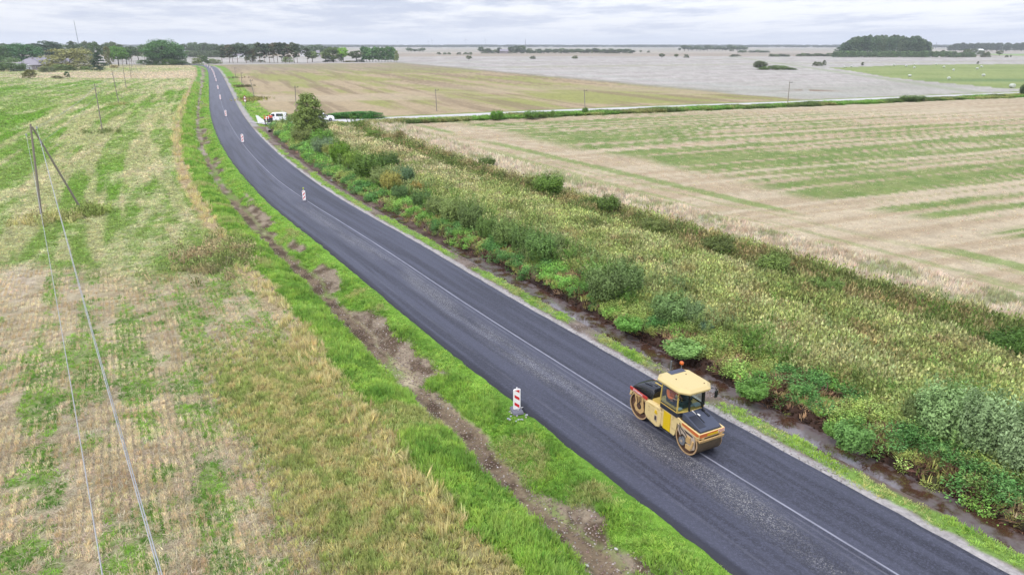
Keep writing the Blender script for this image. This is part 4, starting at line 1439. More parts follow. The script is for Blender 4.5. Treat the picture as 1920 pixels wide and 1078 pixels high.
# scraper beam and brackets
e = MB(); e.box((2.06, 0, .84), (.07, 1.40, .09), (0, .2, 0)); e.box((2.05, -.52, .93), (.09, .12, .12)); e.box((2.05, .52, .93), (.09, .12, .12)); e.box((1.98, -.70, .88), (.22, .05, .08))
e.tube((2.09, -.70, .89), (2.09, .70, .89), .018, n=8)
e.build('scraper_beam', M_DUSTO, roller, bevel=.008)
e = MB(); e.box((-2.04, 0, .84), (.07, 1.40, .09), (0, -.2, 0)); e.box((-2.05, 0, .95), (.09, .9, .05)); e.build('rear_scraper_beam', M_DUSTO, roller, bevel=.008)
for sy in (-1, 1):
    e = MB(); e.tube((-2.06, .60 * sy, 1.10), (-2.12, .60 * sy, 1.12), .06, n=12); e.build('rear_lamp', M_CHROME, roller)
# front bonnet
e = MB(); e.prism([(.98, 1.20), (1.98, 1.14), (1.98, 1.22), (1.90, 1.27), (1.08, 1.50), (.98, 1.50)], -.60, .60); fb = e.build('front_bonnet', M_GREYP, roller, bevel=.03)
sl = math.atan2(.23, .82)
e = MB(); e.box((1.56, -.34, 1.367), (.62, .40, .02), (0, sl, 0)); e.build('hatch', M_GREYD, fb, bevel=.006)
e = MB(); e.box((1.40, -.06, 1.425), (.62, .035, .02), (0, sl, 0)); e.build('seam', M_FRAMEK, fb)
e = MB(); e.box((1.16, -.08, 1.492), (.26, .035, .015), (0, sl, .2)); e.box((1.30, .02, 1.455), (.12, .08, .015), (0, sl, .5)); e.build('white_tag', M_WHITE, fb)
e = MB(); e.tube((1.16, .42, 1.47), (1.16, .42, 1.54), .075, n=16); e.box((1.34, .44, 1.44), (.30, .10, .04), (0, sl, 0)); e.build('filler_cap', M_BLACKP, fb)
# cab: floor, band, pillars, panes, roof
CX0, CX1, CW, CZ0, CZ1 = -.10, .86, .73, 1.28, 2.36
e = MB(); e.prism([(CX0, -CW), (CX1, -CW), (CX1 + .14, -.20), (CX1 + .14, CW - .20), (CX1, CW), (CX0, CW)], 1.26, 1.46, 'z'); e.build('cab_base', M_GREYD, roller, bevel=.01)
e = MB(); e.prism([(CX0 - .015, -CW - .015), (CX1 + .01, -CW - .015), (CX1 + .155, -.20), (CX1 + .155, CW - .19), (CX1 + .01, CW + .015), (CX0 - .015, CW + .015)], 1.46, 1.505, 'z')
cs_ = e.build('cab_sill', M_CAB, roller, bevel=.006)
for (p0, p1, m_, r_) in (((CX0, -CW, 1.5), (CX0 + .05, -CW + .02, CZ1), M_CAB, .032), ((CX1, -CW, 1.5), (CX1 - .02, -CW + .03, CZ1), M_CAB, .030),
                         ((CX1 + .13, -.20, 1.5), (CX1 + .08, -.20, CZ1), M_FRAMEK, .045), ((CX1 + .13, CW - .22, 1.5), (CX1 + .08, CW - .22, CZ1), M_FRAMEK, .045),
                         ((CX1, CW, 1.5), (CX1 - .02, CW - .03, CZ1), M_FRAMEK, .035), ((CX0, CW, 1.5), (CX0 + .05, CW - .02, CZ1), M_CAB, .032)):
    e = MB(); e.tube(p0, p1, r_, n=4); e.build('pillar', m_, roller)


def pane(a, b_, z0, z1, ins=.0):
    ax_, ay_ = a; bx_, by_ = b_
    e = MB()
    e.add([(ax_, ay_, z0), (bx_, by_, z0), (bx_ - ins * 0, by_, z1), (ax_, ay_, z1)], [(0, 1, 2, 3)])
    return e.build('window_pane', M_GLASS, roller)


pane((CX0 + .03, -CW + .005), (CX1 - .02, -CW + .005), 1.50, CZ1)
pane((CX1 + .0, -CW + .03), (CX1 + .11, -.22), 1.50, CZ1)
pane((CX1 + .11, -.18), (CX1 + .11, CW - .24), 1.50, CZ1)
pane((CX1 + .11, CW - .20), (CX1, CW - .02), 1.50, CZ1)
pane((CX1 - .02, CW - .005), (CX0 + .03, CW - .005), 1.50, CZ1)
pane((CX0 + .02, CW - .03), (CX0 + .02, -CW + .03), 1.50, CZ1)
for yy in (-CW, CW):
    e = MB(); e.box(((CX0 + CX1) / 2, yy * .99, 2.33), (CX1 - CX0 - .05, .035, .05)); e.build('window_frame', M_FRAMEK, roller); e = MB(); e.box(((CX0 + CX1) / 2, yy * .99, 1.525), (CX1 - CX0, .03, .04)); e.build('window_frame', M_FRAMEK, roller)
# roof: eight-sided, with a shallow crown
oct_ = [(-.38, -.50), (-.14, -.80), (.92, -.80), (1.22, -.50), (1.22, .50), (.92, .80), (-.14, .80), (-.38, .50)]
e = MB()
lv = [(2.36, .95), (2.40, 1.0), (2.47, 1.0), (2.56, .86)]
V = []
for z_, k_ in lv:
    for a_, c_ in oct_:
        V.append((.42 + (a_ - .42) * k_, c_ * k_, z_))
F = [(l * 8 + i, l * 8 + (i + 1) % 8, (l + 1) * 8 + (i + 1) % 8, (l + 1) * 8 + i) for l in range(3) for i in range(8)] + [tuple(range(8)), tuple(range(24, 32))]
e.add(V, F); rf_ = e.build('cab_roof', M_ROOF, roller, bevel=.012)
e = MB(); e.box((-.15, .16, 2.566), (.24, .74, .012)); e.build('roof_grille', M_GREYP, rf_)
for q in ((.30, -.30), (.95, .45), (.16, .34)):
    e = MB(); e.tube((q[0], q[1], 2.55), (q[0], q[1], 2.575), .025, n=8); e.build('roof_bolt', M_RUST, rf_)
e = MB(); e.tube((-.36, .62, 2.40), (-.36, .62, 2.66), .018, n=8); e.build('beacon_stalk', M_CHROME, rf_)
e = MB(); e.ball((-.36, .62, 2.73), (.085, .085, .085), 14, 8); e.build('beacon_lens', M_BEACON, rf_, smooth=True)
e = MB(); e.tube((-.98, .62, 1.5), (-.96, .62, 2.62), .028, n=8); e.build('exhaust_pipe', M_CHROME, roller)
e = MB(); e.path([(.96, .74, 2.30), (1.16, 1.02, 2.28), (1.16, 1.02, 2.16)], .014); e.build('mirror_arm', M_FRAMEK, roller)
e = MB(); e.box((1.17, 1.02, 2.06), (.05, .15, .30)); e.build('mirror', M_FRAMEK, roller, bevel=.015)
e = MB(); e.path([(.96, -.74, 2.30), (1.04, -.94, 2.28)], .012); e.build('mirror_arm', M_FRAMEK, roller)
for sy in (-1, 1):
    e = MB(); e.path([(-1.30, .76 * sy, 1.08), (-1.24, .80 * sy, .92), (-1.34, .80 * sy, .74)], .016, 6); e.build('hose', M_RUBBER, roller)
    e = MB(); e.path([(1.02, .76 * sy, 1.12), (1.16, .81 * sy, .98), (1.36, .81 * sy, .90), (1.52, .80 * sy, .76)], .016, 6); e.build('hose', M_RUBBER, roller)
    e = MB(); e.path([(.98, .76 * sy, 1.02), (1.10, .80 * sy, .86), (1.24, .80 * sy, .60)], .014, 6); e.build('hose', M_RUBBER, roller)
# inside
for yy in (-.30, .36):
    e = MB(); e.box((.20, yy, 1.56), (.42, .42, .12)); e.build('seat', M_SEAT, roller, bevel=.03)
    e = MB(); e.box((.0, yy, 1.84), (.10, .42, .50), (0, -.12, 0)); e.build('backrest', M_SEAT, roller, bevel=.03)
e = MB(); e.box((.66, -.1, 1.60), (.22, .5, .22)); e.build('console', M_SEAT, roller, bevel=.02)
e = MB(); e.tube((.70, -.3, 1.6), (.56, -.3, 1.82), .02, n=6); e.build('steering_column', M_FRAMEK, roller)
for q in ((.80, .38, .20, .34), (.74, .12, .14, .20), (.78, -.52, .12, .22)):
    e = MB(); e.box((q[0], q[1], 1.56), (q[2], q[3], .05)); e.build('papers', M_PAPER, roller)
# the machine is a little longer and narrower than its cab
for c_ in roller.children:
    cabish = c_.name.split('.')[0] in ('cab_roof', 'window_pane', 'pillar', 'cab_base', 'cab_sill', 'window_frame', 'seat', 'backrest', 'console', 'papers', 'steering_column', 'mirror', 'mirror_arm')
    c_.scale = (1.05, .93 if cabish else .86, 1.0)
rf_.scale = (1.17, 1.0, 1.0); rf_.location.x = -.07
p3 = np.array(ctr) + ax * .12 + ay * -.30
drv = person('driver in an orange high visibility jacket sitting inside the roller cab', (p3[0], p3[1], 1.20), hd_, M_HIVIS, 'sit', height=1.62)

# ---------------------------------------------------------------- marker boards along the road
M_MWHITE = paint('marker_white', A(244, 240, 242, 1.15), .5, var=.06, dirt=.1, scale=8)
M_MRED = paint('marker_red', A(222, 30, 46, 1.3), .5, var=.1)
M_BASE = paint('grey_rubber_foot', A(132, 132, 146), .85, var=.25)
M_LAMP = paint('yellow_green_lamp_lens', A(222, 240, 90), .35)


def clip_band(x0, x1, za, zb, slope):
    return [(x0, za), (x1, za + slope), (x1, zb + slope), (x0, zb)]


def clip_poly(poly, w_, z0, z1):
    """cut an outline to the board"""
    def cut(P_, f):
        out = []
        for i in range(len(P_)):
            a_, c_ = P_[i], P_[(i + 1) % len(P_)]
            fa, fc = f(a_), f(c_)
            if fa >= 0: out.append(a_)
            if (fa >= 0) != (fc >= 0):
                t_ = fa / (fa - fc)
                out.append((a_[0] + (c_[0] - a_[0]) * t_, a_[1] + (c_[1] - a_[1]) * t_))
        return out
    P_ = poly
    for f in (lambda p: p[0] + w_, lambda p: w_ - p[0], lambda p: p[1] - z0, lambda p: z1 - p[1]):
        if P_: P_ = cut(P_, f)
    return P_


def marker(loc, rz, label, group, slope=.22, lamp=False, big=1.0, tilt=0.0):
    m_ = empty('marker_board', loc, rz, label, 'traffic marker', group)
    z0, z1, hw = .10, 1.08, .16
    e = MB()
    e.prism([(-hw, z0 + .03), (-hw + .03, z0), (hw - .03, z0), (hw, z0 + .03), (hw, z1 - .03), (hw - .07, z1), (-hw + .07, z1), (-hw, z1 - .03)], -.02, .02)
    pn = e.build('board', M_MWHITE, m_, bevel=.006)
    st_ = []
    for k_ in range(-1, 4):
        za = z0 + .06 + k_ * .36 + (.0 if slope > 0 else .16)
        poly = clip_poly(clip_band(-.11, .11, za, za + .14, slope), .11, z0 + .05, z1 - .06)
        if len(poly) >= 3:
            for sd in (-1, 1):
                e = MB(); e.prism([(a_ * 1.0, c_) for a_, c_ in poly], .0205 * sd, .025 * sd)
                e.build('red_stripe', M_MRED, pn)
    e = MB(); e.box((0, 0, z1 + .03), (.05, .025, .08)); e.build('grip', M_MWHITE, pn)
    e = MB(); e.prism([(-.22, -.36), (.22, -.36), (.25, -.28), (.25, .28), (.22, .36), (-.22, .36), (-.25, .28), (-.25, -.28)], .0, .09, 'z', shrink=(0, 0, .86))
    e.build('foot', M_BASE, m_, bevel=.01)
    if lamp:
        e = MB(); e.ball((0, 0, z1 + .22), (.085, .06, .085), 12, 8); e.tube((0, 0, z1 + .05), (0, 0, z1 + .15), .04, n=10); e.build('warning_lamp', M_LAMP, pn, smooth=True)
    for c_ in m_.children_recursive: pass
    m_.scale = (big, big, big)
    return m_


lx, ly = gp(969, 770)
marker((lx, ly, H(lx, ly) + .03), R(16), 'red and white marker board on the left verge nearest the camera, white stones beside it', 'marker boards of the road works', slope=-.17)
mk = [((571, 377), 'marker board with yellow lamp on top, nearest one on the road joint', True),
      ((455.5, 268), 'red and white marker board on the joint at the side road junction', False),
      ((424, 219), 'marker board in the left lane just beyond the side road junction', False),
      ((413.5, 187.5), 'fourth marker board along the joint, level with the middle poles', False),
      ((409, 168), 'fifth marker board along the joint beyond the round road sign', False),
      ((405.4, 153.5), 'sixth marker board along the joint where the road starts to narrow', False),
      ((403.3, 146.5), 'seventh marker board along the joint on the far straight', False)]
for (q, lb, lm) in mk:
    p = gp(*q, .06)
    a_ = math.atan2(-p[0], p[1])
    marker((p[0], p[1], .065), a_ + R(-20), lb, 'marker boards of the road works', slope=.24, lamp=lm, big=1.0 if q[0] > 500 else 1.25)
for q in ((401.5, 141), (399.5, 136.5), (397.5, 132.6), (394, 129), (389, 126), (384.5, 124)):
    p = gp(*q, .06)
    marker((p[0], p[1], .065), math.atan2(-p[0], p[1]), 'tiny marker board in the far row where the road bends away', 'marker boards of the road works', slope=.24, big=1.5)

# ---------------------------------------------------------------- overhead line poles
M_INS = paint('glass_insulator', A(190, 196, 200), .3)
M_IRON = paint('iron_hook', A(96, 92, 92), .7, metal=.3)
M_WIRE = paint('bright_bare_wire', A(206, 208, 212), .45, metal=.3, var=.05)


def pole(base, top, label, group='wooden poles of the overhead line', brace=None, hooks=True, r=.115):
    bx, by = base
    o = empty('utility_pole', (bx, by, 0), 0, label, 'utility pole', group)
    T = Vector((top[0] - bx, top[1] - by, top[2]))
    e = MB(); e.tube((0, 0, -.3), T, r, r * .66, n=10)
    e.build('post', M_WOOD, o, smooth=False)
    if brace:
        e = MB(); e.tube((brace[0] - bx, brace[1] - by, -.2), T * .975 + Vector((0.12, 0, 0)), r * .92, r * .6, n=10); e.build('brace', M_WOOD, o)
    tips = []
    if hooks:
        D = Vector((T.y, -T.x, 0)) if False else Vector((1, 0.25, 0)).normalized()
        for sx, dz in ((-1, 1.05), (1, .45), (1, 1.75)):
            z_ = T.z - dz
            c_ = T * (z_ / T.z)
            if sx > 0 and brace: c_ = c_ + Vector((.10 * dz, .10 * dz, 0))
            e = MB(); e.path([c_, c_ + D * sx * .22 + Vector((0, 0, -.10)), c_ + D * sx * .38 + Vector((0, 0, -.04)), c_ + D * sx * .40 + Vector((0, 0, .10))], .02, 6)
            hk = e.build('hook', M_IRON, o)
            tp = c_ + D * sx * .40 + Vector((0, 0, .20))
            e = MB(); e.tube(tp - Vector((0, 0, .12)), tp - Vector((0, 0, .04)), .065, .075, n=10); e.tube(tp - Vector((0, 0, .04)), tp + Vector((0, 0, .05)), .06, .035, n=10); e.build('insulator', M_INS, hk)
            tips.append(Vector((bx, by, 0)) + tp)
    return o, tips


def top_of(base_px, top_px, hgt=None):
    b_ = gp(*base_px)
    Y = b_[1]
    return b_, (xat(top_px[0], top_px[1], Y), Y, zat(top_px[1], Y))


pl = []
b_, t_ = top_of((78, 416), (57, 233)); br_ = gp(158, 400)
pl.append(pole(b_, t_, 'nearest wooden pole with a slanting brace, forming a tall inverted V', brace=br_))
for bq, tq, lb in (((192, 246), (177, 157), 'second wooden pole of the left line with brush at its foot'),
                   ((223, 194), (210, 133), 'third wooden pole of the left line on the pale mown meadow'),
                   ((237, 167), (229, 115), 'fourth wooden pole of the left line in the far meadow'),
                   ((246, 149), (241, 107), 'fifth wooden pole of the left line, beside the far braced pole')):
    b_, t_ = top_of(bq, tq)
    pl.append(pole(b_, t_, lb))
b_, t_ = top_of((247, 137), (246, 106)); pl.append(pole(b_, t_, 'distant braced wooden pole before the trees', brace=gp(259.5, 138)))
prev = None
HOOKS = [p_[1] for p_ in pl]


def wire(a_, b__, sag, r_, label, n_=26):
    e = MB()
    pts = [a_ + (b__ - a_) * (i / n_) + Vector((0, 0, -4 * sag * (i / n_) * (1 - i / n_))) for i in range(n_ + 1)]
    e.path(pts, r_, 5)
    o = e.build('overhead_wire', M_WIRE)
    return tag(o, label, 'overhead wire', 'wires of the left overhead line')


# the span that passes under the camera: aimed so each wire leaves the frame where it does in the photograph
for i, (uu, lb) in enumerate(((192, 'left wire running from the braced pole down over the stubble'), (299, 'middle wire of the close pair running down over the stubble'), (304, 'right wire of the close pair running down over the stubble'))):
    a_ = HOOKS[0][i]
    q_ = Vector((xat(uu, 1078, 9.5), 9.5, zat(1078, 9.5)))
    e_ = a_ + (q_ - a_) * 1.0
    d_ = q_ - a_
    end = a_ + Vector((d_.x, d_.y, 0)) * ((a_.y + 9) / (a_.y - 9.5))
    end.z = 8.2
    kq = (a_.y - q_.y) / (a_.y - end.y)
    zlin = a_.z + (end.z - a_.z) * kq
    sag = (zlin - q_.z) / (4 * kq * (1 - kq))
    wire(a_, end, sag, .012, lb, 40)
nm_ = ['first', 'second', 'third', 'fourth', 'fifth']
for k_ in range(5):
    for i, w3 in enumerate(('left', 'middle', 'right')):
        wire(HOOKS[k_][i], HOOKS[k_ + 1][i], .5, .009, 'thin %s wire spanning the %s gap between the left poles' % (w3, nm_[k_]), 8)

for bq, tq, lb in (((556, 216), (553, 161), 'wooden pole standing just left of the bushy tree at the junction'),
                   ((478, 185), (469, 149), 'wooden pole with scrub at its foot right of the road sign'),
                   ((454, 163), (452, 136), 'far wooden pole on the tan field right of the road'),
                   ((442, 147), (440, 127), 'farthest wooden pole right of the road, by the field edge'),
                   ((819, 209), (816.5, 167), 'wooden pole beside the pale side road left of the shrubs'),
                   ((1097, 206), (1095.5, 168), 'wooden pole behind a shrub at the middle of the side road'),
                   ((1477, 194), (1481, 153), 'thin wooden pole with a lamp head where the side road meets the pale plain')):
    b_, t_ = top_of(bq, tq)
    pole(b_, t_, lb, 'wooden poles along the side road and right field', hooks=False, r=.12)
    o_ = bpy.data.objects.new('crossarm', None) if False else None
    e = MB(); e.box((t_[0] - b_[0] + .25, t_[1] - b_[1], t_[2] - .35), (.9, .08, .08)); e.tube((t_[0] - b_[0] + .65, 0, t_[2] - .3), (t_[0] - b_[0] + .65, 0, t_[2] - .1), .06, n=8)
    lastp = [o for o in COL.objects if o.name.startswith('utility_pole')][-1]
    e.build('crossarm', M_IRON, bpy.data.objects[lastp.name])

# ---------------------------------------------------------------- road sign
M_SIGNR = paint('sign_red', A(214, 60, 84), .4)
sx_, sy_ = gp(461.5, 206)
sg = empty('road_sign', (sx_, sy_, H(sx_, sy_)), math.atan2(-sx_, sy_), 'two red and white road signs on one grey post on the right verge', 'road sign')
e = MB(); e.tube((0, 0, -.1), (0, 0, 3.1), .04, n=8); e.build('post', M_CHROME, sg)
e = MB(); e.prism([(-.50, 2.62), (.50, 2.62), (0, 3.50)], -.06, -.045); tr = e.build('warning_triangle', M_SIGNR, sg)
e = MB(); e.prism([(-.29, 2.72), (.29, 2.72), (0, 3.26)], -.066, -.061); e.build('triangle_face', M_WHITE, tr)
e = MB(); e.tube((0, -.045, 2.22), (0, -.06, 2.22), .37, n=24); rd_ = e.build('round_sign', M_SIGNR, sg)
e = MB(); e.tube((0, -.061, 2.22), (0, -.066, 2.22), .26, n=24); e.build('sign_face', M_WHITE, rd_)


# ---------------------------------------------------------------- vehicles at the junction
M_VWHITE = paint('white_car_paint', A(240, 242, 246, 1.1), .3, var=.04)
M_VGLASS = paint('dark_car_glass', A(66, 72, 80), .12, var=.1)
M_TAIL = paint('red_tail_lens', A(190, 40, 40), .3)
M_PLAST = paint('black_bumper', A(60, 60, 64), .6)


def wheel(par, x_, y_, r_=.32):
    s_ = 1 if y_ > 0 else -1
    e = MB(); e.tube((x_, y_ - .1 * s_, r_), (x_, y_ + .1 * s_, r_), r_, n=20)
    w_ = e.build('wheel', M_RUBBER, par, bevel=.02)
    e = MB(); e.tube((x_, y_ + .09 * s_, r_), (x_, y_ + .112 * s_, r_), r_ * .64, n=16); e.build('rim', M_CHROME, w_)


def shell(name, prof, hw, top_in, zb, par, m_):
    """car body from a side outline: narrower towards the roof"""
    zt = max(p[1] for p in prof)
    V = []
    n_ = len(prof)
    for s_ in (-1, 1):
        for x_, z_ in prof:
            k_ = 0 if z_ < zb else (z_ - zb) / (zt - zb)
            V.append((x_, s_ * (hw - top_in * k_), z_))
    e = MB(); e.add(V, [tuple(range(n_))[::-1], tuple(range(n_, 2 * n_))] + [(i, (i + 1) % n_, n_ + (i + 1) % n_, n_ + i) for i in range(n_)])
    return e.build(name, m_, par, bevel=.05)


def side_quad(pts, hw, top_in, zb, zt, par, nm='window', m_=None, off=.012):
    for s_ in (-1, 1):
        V = []
        for x_, z_ in pts:
            k_ = 0 if z_ < zb else (z_ - zb) / (zt - zb)
            V.append((x_, s_ * (hw - top_in * k_ + off), z_))
        e = MB(); e.add(V, [tuple(range(len(V)))]); e.build(nm, m_ or M_VGLASS, par)


vx, vy = gp(522, 229.5)
dv = SIDE[1] - SIDE[0]; rzv = math.atan2(dv[1], dv[0])
van = empty('compact_van', (vx - .6, vy + .6, .05), R(12), 'small white van parked across the mouth of the side road, tail to the right', 'van')
# nose points to the left (towards -x)
shell('body', [(-2.15, .35), (-2.18, .72), (-2.05, .95), (-1.30, 1.12), (-.72, 1.72), (-.4, 1.82), (1.9, 1.83), (2.08, 1.72), (2.16, 1.0), (2.16, .35), (1.75, .30), (-1.8, .30)], .89, .14, .95, van, M_VWHITE)
side_quad([(.15, 1.15), (1.55, 1.15), (1.50, 1.66), (.15, 1.68)], .89, .14, .95, 1.83, van)
side_quad([(-1.08, 1.14), (-.15, 1.15), (-.15, 1.66), (-.58, 1.66)], .89, .14, .95, 1.83, van)
e = MB(); e.add([(-1.27, -.78, 1.15), (-1.27, .78, 1.15), (-.76, .72, 1.69), (-.76, -.72, 1.69)], [(0, 1, 2, 3)]); o_ = e.build('windscreen', M_VGLASS, van); o_.location = (-.02, 0, .012)
e = MB(); e.box((2.16, 0, 1.4), (.03, 1.2, .42)); e.build('rear_window', M_VGLASS, van)
for s_ in (-1, 1):
    e = MB(); e.box((2.15, .80 * s_, 1.15), (.06, .10, .45)); e.build('tail_lamp', M_TAIL, van)
    e = MB(); e.box((-2.10, .68 * s_, .80), (.12, .28, .16)); e.build('headlight', M_CHROME, van, bevel=.03)
    wheel(van, -1.35, .80 * s_); wheel(van, 1.38, .80 * s_)
    e = MB(); e.box((-.95, .98 * s_, 1.2), (.12, .16, .18)); e.build('door_mirror', M_PLAST, van, bevel=.03)
e = MB(); e.box((-2.12, 0, .45), (.16, 1.74, .22)); e.box((2.14, 0, .45), (.12, 1.74, .22)); e.build('bumper', M_PLAST, van, bevel=.04)
e = MB(); e.tube((1.3, 0, 1.82), (1.38, 0, 2.35), .02, n=5); e.build('aerial', M_WHITE, van)

vx, vy = gp(606, 228)
car = empty('white_car', (vx, vy + .4, .05), R(20), 'white car half hidden behind the bushy tree on the side road', 'car')
shell('body', [(-2.1, .32), (-2.15, .85), (-1.9, 1.0), (-1.1, 1.05), (1.15, 1.05), (1.9, .98), (2.12, .80), (2.15, .32)], .86, .05, .8, car, M_VWHITE)
shell('cabin', [(-1.75, .98), (-1.35, 1.48), (.25, 1.50), (1.15, 1.0)], .78, .16, .98, car, M_VGLASS)
shell('roof_panel', [(-1.30, 1.49), (-1.25, 1.53), (.15, 1.55), (.25, 1.50)], .64, .02, 1.49, car, M_VWHITE)
for s_ in (-1, 1):
    wheel(car, -1.3, .78 * s_, .33); wheel(car, 1.32, .78 * s_, .33)
    e = MB(); e.box((2.08, .62 * s_, .82), (.10, .30, .14)); e.build('headlight', M_CHROME, car, bevel=.03)
    e = MB(); e.box((.75, .92 * s_, 1.08), (.12, .16, .14)); e.build('door_mirror', M_PLAST, car, bevel=.03)
e = MB(); e.box((2.10, 0, .42), (.12, 1.66, .2)); e.box((-2.10, 0, .42), (.12, 1.66, .2)); e.build('bumper', M_PLAST, car, bevel=.04)

bx_, by_ = gp(489, 231)
bd = empty('leaning_board', (bx_, by_, .05), R(10), 'white board propped at a slant left of the workers', 'board')
e = MB(); e.prism([(-.85, 1.5), (-.35, 1.42), (.8, .35), (.75, .0), (-.5, .0)], -.03, .03); e.build('panel', M_VWHITE, bd, bevel=.01)
e = MB(); e.tube((-.2, .7, 0), (-.4, .05, 1.1), .03, n=6); e.tube((.5, .6, 0), (.2, .05, .6), .03, n=6); e.build('prop', M_CHROME, bd)
for (uu, vv, lb, ps, vs, rzp) in ((497.5, 233.5, 'worker in orange jacket and helmet, leftmost of the group by the white van', 'point', M_HIVIS, 20),
                                  (503.0, 233.2, 'bare-headed worker in red-orange jacket, second from the left by the white van', 'stand', M_HIVISR, 200),
                                  (507.0, 230.5, 'worker in pale red jacket bending towards the van door, third from the left', 'point', M_HIVISR, 100),
                                  (510.5, 231.0, 'worker in orange-red jacket and dark trousers, rightmost beside the van door', 'stand', M_HIVISR, 160)):
    p = gp(uu, vv, .04)
    person(lb, (p[0], p[1], .05), R(rzp), vs, ps, M_BEACON if uu < 500 else None, 'workers standing by the white van')

# culvert under the side road mouth
M_CONC = paint('concrete', A(150, 138, 130), .9, var=.3)
cxx, cyy = gp(508, 247, -.4)
pc, dc = along(float(dist_to(cxx, cyy, CEN)[0][0]) - S0, 6.0)
cv = empty('culvert', (pc[0], pc[1], -.45), dc - math.pi / 2, 'dark culvert mouth under the side road at the head of the ditch', 'culvert')
e = MB(); e.ring((0, 0, 0), .46, .36, -.6, 4.5, 20); e.build('pipe', M_CONC, cv)
e = MB(); e.tube((0, .9, 0), (0, .95, 0), .365, n=20); e.build('bore_shade_disc', M_DARK, cv)  # dark disc painted as the shade deep in the pipe

# small things on the verge
M_STONE = paint('white_stone', A(232, 228, 224), .8, var=.15)
for i, (uu, vv, sz, lb) in enumerate(((1156, 1018, .07, 'rounded white stone on the bare gravel below the verge'), (1101, 1044, .075, 'white stone in the dark mud of the left ditch'), (1053, 1025, .08, 'long white flake lying by the green bank'),
                                     (1080, 1070, .06, 'small white stone at the bottom edge of the ditch'))):
    p = gp(uu, vv, -.2)
    e = MB(); e.ball((0, 0, 0), (sz * (2.2 if i == 2 else 1.1), sz * .7, sz * .6), 8, 6)
    o_ = e.build('white_stone', M_STONE, smooth=True); o_.location = (p[0], p[1], H(*p) + .05); o_.rotation_euler = (0, .1, R(-30))
    tag(o_, lb, 'stone', 'white stones in the left ditch')
xs_, ys_ = [], []
for _ in range(22):
    p = gp(rsv.uniform(952, 992), rsv.uniform(768, 792))
    xs_.append(p[0]); ys_.append(p[1])
xs_, ys_ = np.array(xs_), np.array(ys_)
kk = st(xs_, ys_, CEN)[1] < -3.5
put('pale_gravel_chips', 'stone', xs_[kk], ys_[kk], land(xs_[kk], ys_[kk])[0] + .12, np.ones((kk.sum(), 1)) * C(235, 235, 240), .05, .06, .4, .05)
# ---------------------------------------------------------------- trees and shrubs
def leaf_quads(P, Nn, size, rs, aspect=1.0):
    """one small leaf-clump card per point, facing roughly along Nn"""
    n_ = len(P)
    Nn = Nn + rs.normal(0, .55, (n_, 3))
    Nn /= np.linalg.norm(Nn, axis=1)[:, None] + 1e-9
    up = rs.normal(0, 1, (n_, 3))
    a_ = np.cross(Nn, up); a_ /= np.linalg.norm(a_, axis=1)[:, None] + 1e-9
    b__ = np.cross(Nn, a_)
    s_ = (size * rs.uniform(.6, 1.3, n_))[:, None]
    V = np.stack([P - a_ * s_ * aspect * .5, P + b__ * s_ * .42, P + a_ * s_ * aspect * .5, P - b__ * s_ * .42], 1).reshape(-1, 3)
    return V


def mesh_from_quads(name, V, m_):
    F = np.arange(len(V)).reshape(-1, 4)
    return np_mesh(name, V, F, [m_])


def crown_mesh(name, seed, clumps, per, leaf, shape='round', z0=.22):
    rs = np.random.RandomState(seed)
    P = []; Nn = []
    for i in range(clumps):
        a_ = rs.uniform(0, 2 * math.pi)
        if shape == 'round':
            ph = math.acos(rs.uniform(-.98, 1)); rr_ = .5 * rs.uniform(.45, .92)
            c_ = np.array((rr_ * math.sin(ph) * math.cos(a_), rr_ * math.sin(ph) * math.sin(a_), .5 + (z0 / 2) + (1 - z0) * .5 * .86 * math.cos(ph) * rs.uniform(.7, 1)))
            cr = rs.uniform(.09, .16)
        elif shape == 'pine':
            zz = rs.uniform(.26, .95) if rs.rand() < .35 else rs.uniform(.5, .95); rad = .46 * (1 - (max(0, zz - .6) / .42) ** 1.6) * rs.uniform(.15, 1)
            c_ = np.array((rad * math.cos(a_), rad * math.sin(a_), zz)); cr = rs.uniform(.07, .13)
        elif shape == 'spruce':
            zz = rs.uniform(.06, .97); rad = .46 * (1 - zz) ** .85 * rs.uniform(.4, 1)
            c_ = np.array((rad * math.cos(a_), rad * math.sin(a_), zz)); cr = .05 + .09 * (1 - zz)
        elif shape == 'tall':
            zz = rs.uniform(.14, .96); rad = .40 * math.sin(math.pi * min(1, (zz - .04) / .96) ** .8) ** .6 * rs.uniform(.3, 1)
            c_ = np.array((rad * math.cos(a_), rad * math.sin(a_), zz)); cr = rs.uniform(.07, .12)
        else:
            zz = rs.uniform(.06, .86); rr_ = .5 * math.sqrt(max(.02, 1 - (zz / .98) ** 2)) * rs.uniform(.45, .92)
            c_ = np.array((rr_ * math.cos(a_), rr_ * math.sin(a_), zz))
            cr = rs.uniform(.10, .19)
        d = rs.normal(0, 1, (per, 3)); d[:, 2] = np.abs(d[:, 2]) * .9 - .25
        d /= np.linalg.norm(d, axis=1)[:, None]
        fl = np.array((1, 1, .55 if shape in ('pine', 'spruce') else .85))
        P.append(c_ + d * fl * cr * rs.uniform(.6, 1.05, (per, 1))); Nn.append(d + np.array((0, 0, .5)))
    P = np.concatenate(P); Nn = np.concatenate(Nn)
    P[:, 2] = np.maximum(P[:, 2], .01)
    return mesh_from_quads(name, leaf_quads(P, Nn, leaf, rs), MF)


